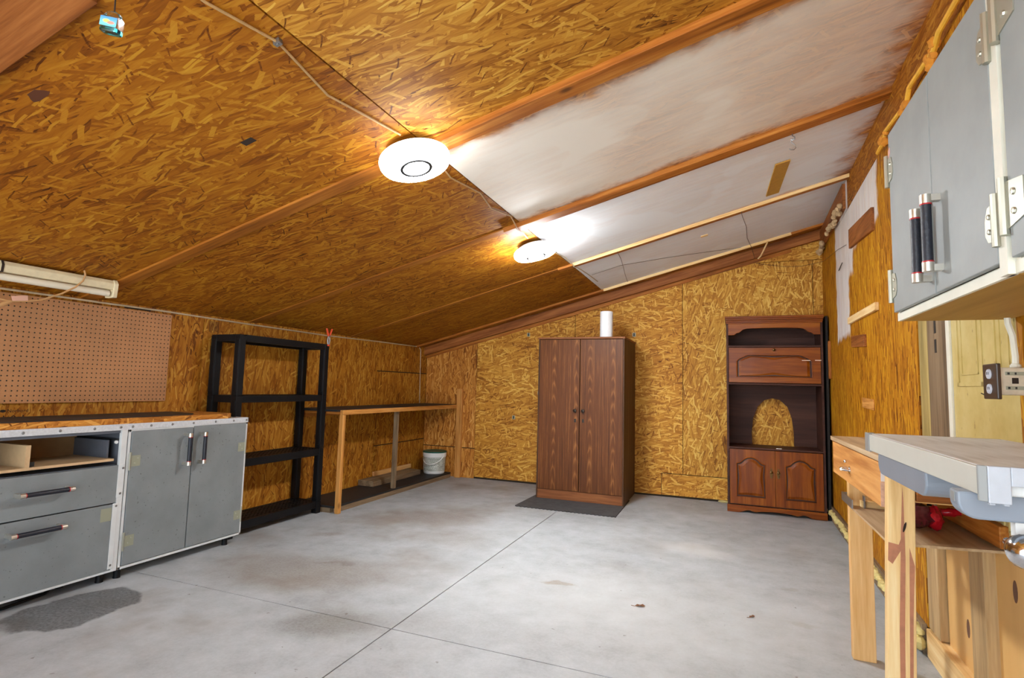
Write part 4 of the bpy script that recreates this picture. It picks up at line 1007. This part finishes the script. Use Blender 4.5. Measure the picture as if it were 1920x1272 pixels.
build('heartwood_streak', hw, kn, lg); build('knot', MB().prism([(lx(.7)+.044+.0035*math.cos(a)+.004*math.sin(a), .715+.016*math.sin(a)) for a in [i*PI/5 for i in range(10)]], 2.0478, 2.0485, 'Y'), 'ink', lg)
build('end_rail', MB().box(.548, .795, 2.052, 2.09, .795, .880), 'orangeX', t, bevel=.003)
build('back_rail', MB().box(.765, .792, 2.10, 2.62, .668, .735), 'orangeY', t, bevel=.003)
build('shelf', MB().prism([(.484, 2.70), (.480, 2.12), (.552, 2.095), (.803, 2.135), (.80, 2.70)], .648, .656, 'Z'), 'plyY', t)
build('shelf_lip', MB().box(.52, .77, 2.66, 2.69, .657, .682), 'paleX', t)
build('steel_bracket', MB().box(.478, .4825, 2.62, 2.83, .655, .69).box(.478, .52, 2.82, 2.824, .655, .69).box(.526, .53, 2.64, 2.67, .657, .705), 'metal', t)
t = thing('red_packet', 'crinkled red and clear packet on the lower shelf of the workbench', 'packet', (.66, 2.36, .657))
pb = MB(); pb.blob((.625, 2.36, .70), .048, (1.3, 1.0, .9), 14, 9, .16); build('clear_wrap', pb, plain('dark_clear_wrap', srgb(92, 30, 40), .15, var=.3, vscale=60, coat=1.0), t, smooth=True)
pb = MB(); pb.blob((.678, 2.355, .698), .040, (.62, 1.05, 1.0), 14, 9, .16).blob((.735, 2.39, .715), .022, (1.9, .9, .6), 12, 7, .2); build('red_foil', pb, 'redbag', t, smooth=True)

# ------------------------------------------------------------------ folding bench (grey plastic) in front
t = thing('folding_worktable', 'grey plastic folding worktable with worn top at the right frame edge', 'table', (.58, 1.6, 0))
TR = Matrix.Rotation(0, 3, 'Z'); TC = Vector((.41, 1.23, 0))
def tw(mb):
    mb.v = [tuple(TC+TR@(Vector(p)-TC)) for p in mb.v]; return mb
build('top', tw(MB().box(.410, .735, 1.170, 1.965, .956, 1.004)), 'table', t, bevel=.003)
build('side_rail', tw(MB().box(.402, .4095, 1.172, 1.925, .955, 1.003)), 'tableedge', t, bevel=.002)
build('corner_cap', tw(MB().box(.400, .4095, 1.9255, 1.974, .951, 1.006).box(.4095, .425, 1.9655, 1.974, .951, 1.006).box(.425, .735, 1.9655, 1.972, .99, 1.004)), 'traydark', t, bevel=.002)
build('corner_cap', tw(MB().prism([(.3995, 1.1715), (.3995, 1.166), (.4105, 1.160), (.4105, 1.1715)], .946, 1.006, 'Z').box(.4106, .442, 1.158, 1.1695, .944, 1.006, 1).box(.442, .735, 1.158, 1.1695, .974, 1.006, 1).box(.412, .42, 1.159, 1.169, .941, .944, 1).box(.431, .439, 1.159, 1.169, .941, .944, 1)), ['traydark', 'traymetal'], t, bevel=.003)
def tray(x0, x1, y0, y1, z0, z1, r=.035):
    pts = [(y0+.004, z1)]
    for k in range(7): a = PI+PI/2*k/6; pts.append((y0+r+r*math.cos(a), z0+r+r*math.sin(a)))
    for k in range(7): a = 1.5*PI+PI/2*k/6; pts.append((y1-r+r*math.cos(a), z0+r+r*math.sin(a)))
    pts.append((y1-.004, z1)); return tw(MB().prism(pts, x0, x1, 'X'))
build('tray', tray(.408, .72, 1.46, 1.862, .898, .9555), 'traygrey', t, bevel=.004)
def trayx(x0, x1, y0, y1, z0, z1, r=.03):
    pts = [(x0, z1)]
    for k in range(7): a = PI+PI/2*k/6; pts.append((x0+r+r*math.cos(a), z0+r+r*math.sin(a)))
    pts += [(x1, z0), (x1, z1)]; return tw(MB().prism(pts, y0, y1, 'Y'))
build('tray', trayx(.381, .72, 1.200, 1.240, .908, .9555), 'traygrey', t, bevel=.004)
build('tray_slot', tw(MB().box(.3800, .3812, 1.212, 1.228, .935, .952)), 'traydark', t)
build('clamp_knob', MB().lathe([(0, -.030), (.014, -.028), (.025, -.018), (.030, 0), (.025, .018), (.014, .028), (.007, .031), (.007, .07)], (.470, 1.19, .864), 'Y', 20), 'chrome', t, smooth=True)
build('clamp_bracket', MB().box(.468, .484, 1.221, 1.239, .862, .9075), 'whitep', t)
for (x, y) in ((.70, 1.25), (.70, 1.60)):
    build('leg', tw(MB().box(x, x+.03, y, y+.03, 0, .956)), 'traydark', t, bevel=.003)
build('leg_foot', tw(MB().box(.66, .74, 1.28, 1.65, 0, .02)), 'traydark', t)

# ------------------------------------------------------------------ ceiling lamps and what hangs on the ceiling
def cpt(x, y, d=0.0):     # a point d below the sloping ceiling
    n = Vector((SL, 0, -1)).normalized(); return Vector((x, y, cz(x)))+n*d
def lamp(x, y, label, nm='ceiling_lamp', sfx=''):
    t = thing(nm, label, 'lamp', cpt(x, y, 0.0), CROT, None)
    build('base', MB().lathe([(0, 0), (.118, 0), (.118, -.022), (0, -.022)], (0, 0, -.0305), 'Z', 40), 'ledring', t, local=True, smooth=True)
    build('rim', MB().lathe([(.120, -.052), (.150, -.052), (.156, -.058), (.158, -.068), (.152, -.072)], (0, 0, 0), 'Z', 48), 'led_rim'+sfx, t, local=True, smooth=True)
    build('diffuser', MB().lathe([(.152, -.072), (.156, -.080), (.150, -.092), (.120, -.101), (.08, -.105), (.04, -.1065), (0, -.107)], (0, 0, 0), 'Z', 48), 'led'+sfx, t, local=True, smooth=True)
    build('ring', MB().lathe([(.058, -.105), (.058, -.109), (.071, -.1088), (.071, -.104)], (0, 0, 0), 'Z', 40), 'thinring', t, local=True)
    return t
l1 = lamp(-1.292, 1.99, 'lit round ceiling lamp nearest the camera with thin grey ring')
l2 = lamp(-1.305, 3.66, 'lit round ceiling lamp farther back, second along the ceiling cable', sfx='_b')
# cable along the ceiling
pth = [(-1.33, .60), (-1.33, .987), (-1.287, 1.203), (-1.335, 1.489), (-1.30, 1.70), (-1.275, 1.868)]
tag(build('ceiling_cable', MB().tube([cpt(x, y, .007) for x, y in pth], .0045, 8), 'cordt2', None, cpt(-1.33, 1.2, 0), smooth=True), 'pale cable stapled along the ceiling up to the nearer lamp', 'cable')
pth = [(-1.255, 2.12, .009), (-1.29, 2.35, .007), (-1.25, 2.62, .007), (-1.285, 2.85, .007), (-1.24, 3.05, .008), (-1.26, 3.18, .03), (-1.265, 3.20, .037), (-1.27, 3.29, .037), (-1.275, 3.36, .02), (-1.29, 3.50, .012)]
tag(build('ceiling_cable', MB().tube([cpt(*p) for p in pth], .0045, 8), 'cordt2', None, cpt(-1.26, 2.8, 0), smooth=True), 'pale cable on the ceiling between the two round lamps', 'cable')
pth = [(-1.265, 3.83, .007), (-1.22, 4.2, .007), (-1.215, 4.43, .02), (-1.215, 4.45, .036), (-1.2, 4.53, .03), (-1.20, 4.9, .007), (-1.19, 5.3, .007)]
tag(build('ceiling_cable', MB().tube([cpt(*p) for p in pth], .004, 8), 'cordw', None, cpt(-1.22, 4.5, 0), smooth=True), 'thin cable on the ceiling behind the farther lamp', 'cable')
tag(build('cable_clip', MB().box(-.012, .012, -.008, .008, -.016, 0).lathe([(0, -.02), (.005, -.019), (.005, -.016)], (0, 0, 0), 'Z', 8), 'metal', None, cpt(-1.287, 1.203, .0), local=True, rot=CROT), 'small metal clip pinning the near ceiling cable', 'clip')
# fluorescent fitting
FXX = -3.235; FZ = cz(FXX)
t = thing('fluorescent_fitting', 'yellowed unlit fluorescent batten fitting above the pegboard', 'lamp', (FXX, 1.4, FZ))
build('housing', MB().prism([(FXX-.045, FZ-.024), (FXX+.03, FZ-.008), (FXX+.042, FZ-.028), (FXX+.036, FZ-.062), (FXX-.035, FZ-.062)], .72, 1.975, 'Y'), 'oldwhite', t, bevel=.003)
build('tube', MB().tube([(FXX+.012, .735, FZ-.083), (FXX+.012, 1.955, FZ-.083)], .0175, 16), 'tube', t, smooth=True)
for y in (.72, 1.975): build('end_cap', MB().prism([(FXX-.048, FZ-.02), (FXX+.032, FZ-.005), (FXX+.048, FZ-.028), (FXX+.040, FZ-.105), (FXX-.03, FZ-.105), (FXX-.04, FZ-.07)], y-.011, y+.011, 'Y'), 'oldwhite', t, bevel=.003)
build('joint_band', MB().prism([(FXX-.047, FZ-.023), (FXX+.031, FZ-.007), (FXX+.044, FZ-.028), (FXX+.038, FZ-.064), (FXX-.037, FZ-.064)], 1.455, 1.465, 'Y'), 'ink', t)
# its flex, hook, tag and plug
t = thing('power_flex', 'tan flex hooked over the fluorescent fitting with a pink tag and plug', 'cord', (-3.16, 1.7, 1.50))
pw = [(-3.18, 1.80, cz(-3.18)-.002), (-3.168, 1.80, 1.655), (-3.175, 1.795, 1.62), (-3.17, 1.76, 1.58), (-3.172, 1.70, 1.535), (-3.18, 1.62, 1.490), (-3.18, 1.56, 1.474), (-3.18, 1.50, 1.466), (-3.185, 1.44, 1.470), (-3.19, 1.30, 1.50)]
build('flex', MB().tube(pw, .0045, 8), 'cordt', t, smooth=True)
build('tag', MB().hexa([(-3.174, 1.500, 1.467), (-3.172, 1.500, 1.467), (-3.172, 1.562, 1.477), (-3.174, 1.562, 1.477), (-3.174, 1.494, 1.489), (-3.172, 1.494, 1.489), (-3.172, 1.558, 1.502), (-3.174, 1.558, 1.502)]), 'tag', t)
build('plug', MB().tube([(-3.18, 1.50, 1.464), (-3.178, 1.475, 1.450), (-3.176, 1.455, 1.438)], [.006, .011, .008], 8).tube([(-3.176, 1.455, 1.438), (-3.175, 1.44, 1.430)], .002, 6, 1), ['cordt', 'metal'], t, smooth=True)
build('hook', MB().tube([(-3.18, 1.80, cz(-3.18)), (-3.175, 1.80, cz(-3.18)-.02), (-3.172, 1.795, cz(-3.18)-.03)], .0025, 6), 'hinge', t)
# long cord along the top of the left wall
pth = [(XL+.026, 1.0, 1.555), (XL+.026, 1.62, 1.562), (XL+.026, 2.1, 1.562), (XL+.012, 2.482, 1.566), (XL+.012, 2.85, 1.562), (XL+.012, 3.3, 1.558), (XL+.012, 4.12, 1.556), (XL+.012, 5.0, 1.570), (XL+.012, 5.78, 1.577)]
tag(build('strung_cord', MB().tube(pth, .006, 8), 'cordw', None, (XL, 3, 1.55), smooth=True), 'long pale cord strung along the top of the left wall', 'cord')
pth = [(XL+.006, 5.80, 1.575), (XL+.006, 5.835, 1.54), (XL+.006, 5.845, 1.2), (XL+.006, 5.855, .89), (XL+.006, 5.84, .76), (XL+.006, 5.80, .66), (XL+.006, 5.80, .60)]
tag(build('hanging_cord', MB().tube([p for p in pth[:3]]+[(XL+.006, 5.855, .884)], .005, 8), 'cordw', None, (XL, 5.85, 1.2), smooth=True), 'pale cord hanging down the left wall in the back corner', 'cord')
# hanging gel jar
JC = Vector((-1.40, .80, 1.960))
t = thing('air_freshener_jar', 'teal gel air freshener jar hanging from the ceiling at upper left', 'jar', JC, (.10, .16, .45)); t.scale = (.60,)*3
def rr_lathe(prof, n=32, p=4.0, sx=1.0, sy=.62):
    mb = MB()
    for (r, h) in prof:
        for k in range(n):
            a = 2*PI*k/n; c_, s_ = math.cos(a), math.sin(a); q = (abs(c_)**p+abs(s_)**p)**(-1/p)
            mb.v.append((max(r, 1e-4)*q*c_*sx, max(r, 1e-4)*q*s_*sy, h))
    for i in range(len(prof)-1):
        for k in range(n):
            a = i*n+k; b_ = i*n+(k+1) % n; mb.f.append((a, b_, b_+n, a+n)); mb.m.append(0)
    return mb
build('jar', rr_lathe([(0, 0), (.036, 0), (.038, .004), (.038, .055), (.034, .063), (.0, .063)]), 'clear', t, local=True, smooth=True)
build('gel', rr_lathe([(0, .003), (.034, .003), (.034, .018), (0, .018)]), 'gel', t, local=True, smooth=True)
build('label', MB().box(-.033, .033, -.0245, -.0238, .018, .056), 'jarlabel', t, local=True)
build('cap', rr_lathe([(.028, .063), (.031, .066), (.026, .080), (.012, .088), (0, .089)]), 'clear', t, local=True, smooth=True)
from mathutils import Euler
JM = (Matrix.Translation(JC) @ Euler((.10, .16, .45)).to_matrix().to_4x4() @ Matrix.Scale(.60, 4)).inverted()
build('string', MB().tube([Vector((0, 0, .083)), JM @ Vector((-1.388, .794, cz(-1.388)-.0005))], .0030, 6), 'ink', t, local=True)
# hook, lath, wires on the white part
E = cpt(.355, 3.285, .03)
t = thing('ceiling_hook', 'small steel S-shaped hook hanging from the second ceiling board', 'hook', E)
build('screw_eye', MB().tube([E, E+Vector((0, 0, -.012)), E+Vector((.012, 0, -.02)), E+Vector((.012, 0, -.032)), E+Vector((0, 0, -.04)), E+Vector((-.010, 0, -.03))], .0028, 6), 'metal', t, smooth=True)
build('s_hook', MB().tube([E+Vector((a, 0, b_)) for a, b_ in ((.008, -.034), (.0, -.030), (-.008, -.036), (-.006, -.048), (.004, -.058), (.014, -.070), (.016, -.084), (.006, -.094), (-.008, -.092), (-.018, -.084))], .0028, 6), 'metal', t, smooth=True)
tag(build('ceiling_lath', MB().box(-.045, .045, -.30, .30, -.010, 0), 'ruler', None, cpt(.345, 4.04, .0005), local=True, rot=(0, -TH, .03), bevel=.001), 'yellowed thin lath fixed to the white ceiling strip', 'lath')
tag(build('thin_wire', MB().tube([cpt(*p) for p in ((.12, 4.44, .03), (.135, 4.62, .008), (.18, 5.0, .006), (.20, 5.4, .006), (.235, 5.66, .02), (.245, 5.72, .035), (.25, 5.77, .03), (.26, 5.9, .11))], .0022, 6), 'wire', None, cpt(.2, 5.1, 0)), 'thin dark wire dangling on the white ceiling near the hutch', 'wire')
tag(build('thin_wire', MB().tube([cpt(*p) for p in ((-.84, 4.44, .03), (-.85, 4.56, .008), (-.86, 4.75, .006), (-.885, 5.0, .006), (-.93, 5.4, .006), (-.955, 5.68, .012))], .0022, 6), 'wire', None, cpt(-.88, 5.1, 0)), 'thin dark wire on the white ceiling above the paper towel roll', 'wire')
wp = [cpt(-1.18, 5.0, .004), cpt(-.9, 4.98, .005), cpt(-.5, 5.22, .005), cpt(-.1, 5.5, .006), cpt(.15, 5.68, .01)]
tag(build('thin_wire', MB().tube(wp, .0016, 6), 'wire', None, cpt(-.5, 5.2, 0)), 'long thin wire strung across the hindmost white ceiling strip', 'wire')
wp = [(.30, 5.93, 2.43), (.55, 5.97, 2.39), (.72, 5.97, 2.385), tuple(rwp(5.8, 2.385, .012)), tuple(rwp(5.0, 2.30, .008)), tuple(rwp(4.6, 2.24, .008))]
tag(build('thin_wire', MB().tube(wp, .0016, 6), 'wire', None, (.6, 5.9, 2.38)), 'thin wire stretched from the back wall around the right corner', 'wire')
tag(build('white_stick', MB().tube([cpt(.39, 5.68, .028), cpt(.37, 5.72, .05), cpt(.315, 5.85, .11), cpt(.29, 5.90, .12)], .0075, 6), 'paleX', None, cpt(.33, 5.8, .06)), 'thin pale stick wedged behind the rear ceiling board', 'stick')
tag(build('wood_chip', MB().box(-.03, .03, -.022, .022, -.006, 0), 'paleX', None, cpt(-.16, 4.88, .0005), local=True, rot=CROT, bevel=.002), 'small tan chip stuck on the hindmost white ceiling strip', 'chip')
# wall clip wire on paint stripe
tag(build('nail', MB().tube([tuple(rwp(5.02, 2.13, .001)), tuple(rwp(4.72, 2.13, .02))], .003, 6), 'wire', None, tuple(rwp(4.87, 2.13))), 'dark bent nail on the white stripe of the right wall', 'nail')

# ------------------------------------------------------------------ leaves on the floor
def leafmesh(x, y, a, s):
    mb = MB(); pts = [(-1, 0, 0), (-.45, .34, .25), (.1, .42, .12), (.55, .22, .35), (1, .0, .1), (.5, -.30, .05), (-.05, -.36, .3), (-.5, -.24, .1)]
    R_ = Matrix.Rotation(a, 3, 'Z'); v = [Vector((x, y, .0015))+R_@(Vector(p)*s) for p in pts]; c = Vector((x, y, .0015+.1*s)); n = len(mb.v)
    mb.v += [tuple(q) for q in v]+[tuple(c)]
    for i in range(8): mb.f.append((i, (i+1) % 8, 8)); mb.m.append(0)
    mb.tube([v[0], v[0]+R_@Vector((-.6*s, .1*s, .002))], .0012, 5); return mb
tag(build('dry_leaf', leafmesh(-.421, 2.955, .3, .028), 'leaf', None, (-.421, 2.955, .001)), 'dry brown leaf on the concrete, left of the other leaf', 'leaf')
tag(build('dry_leaf', leafmesh(.114, 3.062, .8, .020), 'leaf', None, (.114, 3.062, .001)), 'smaller dry leaf on the concrete in front of the hutch', 'leaf')
# sagging black hose under the drawer cabinet
tag(build('dark_hose', MB().tube([(-3.45, 1.30, .02), (-3.24, 1.40, .012), (-3.19, 1.60, .010), (-3.22, 1.78, .012), (-3.30, 1.90, .03)], .007, 8), 'blackp', None, (-3.25, 1.6, .01), smooth=True), 'black hose lying under the drawer cabinet', 'hose')
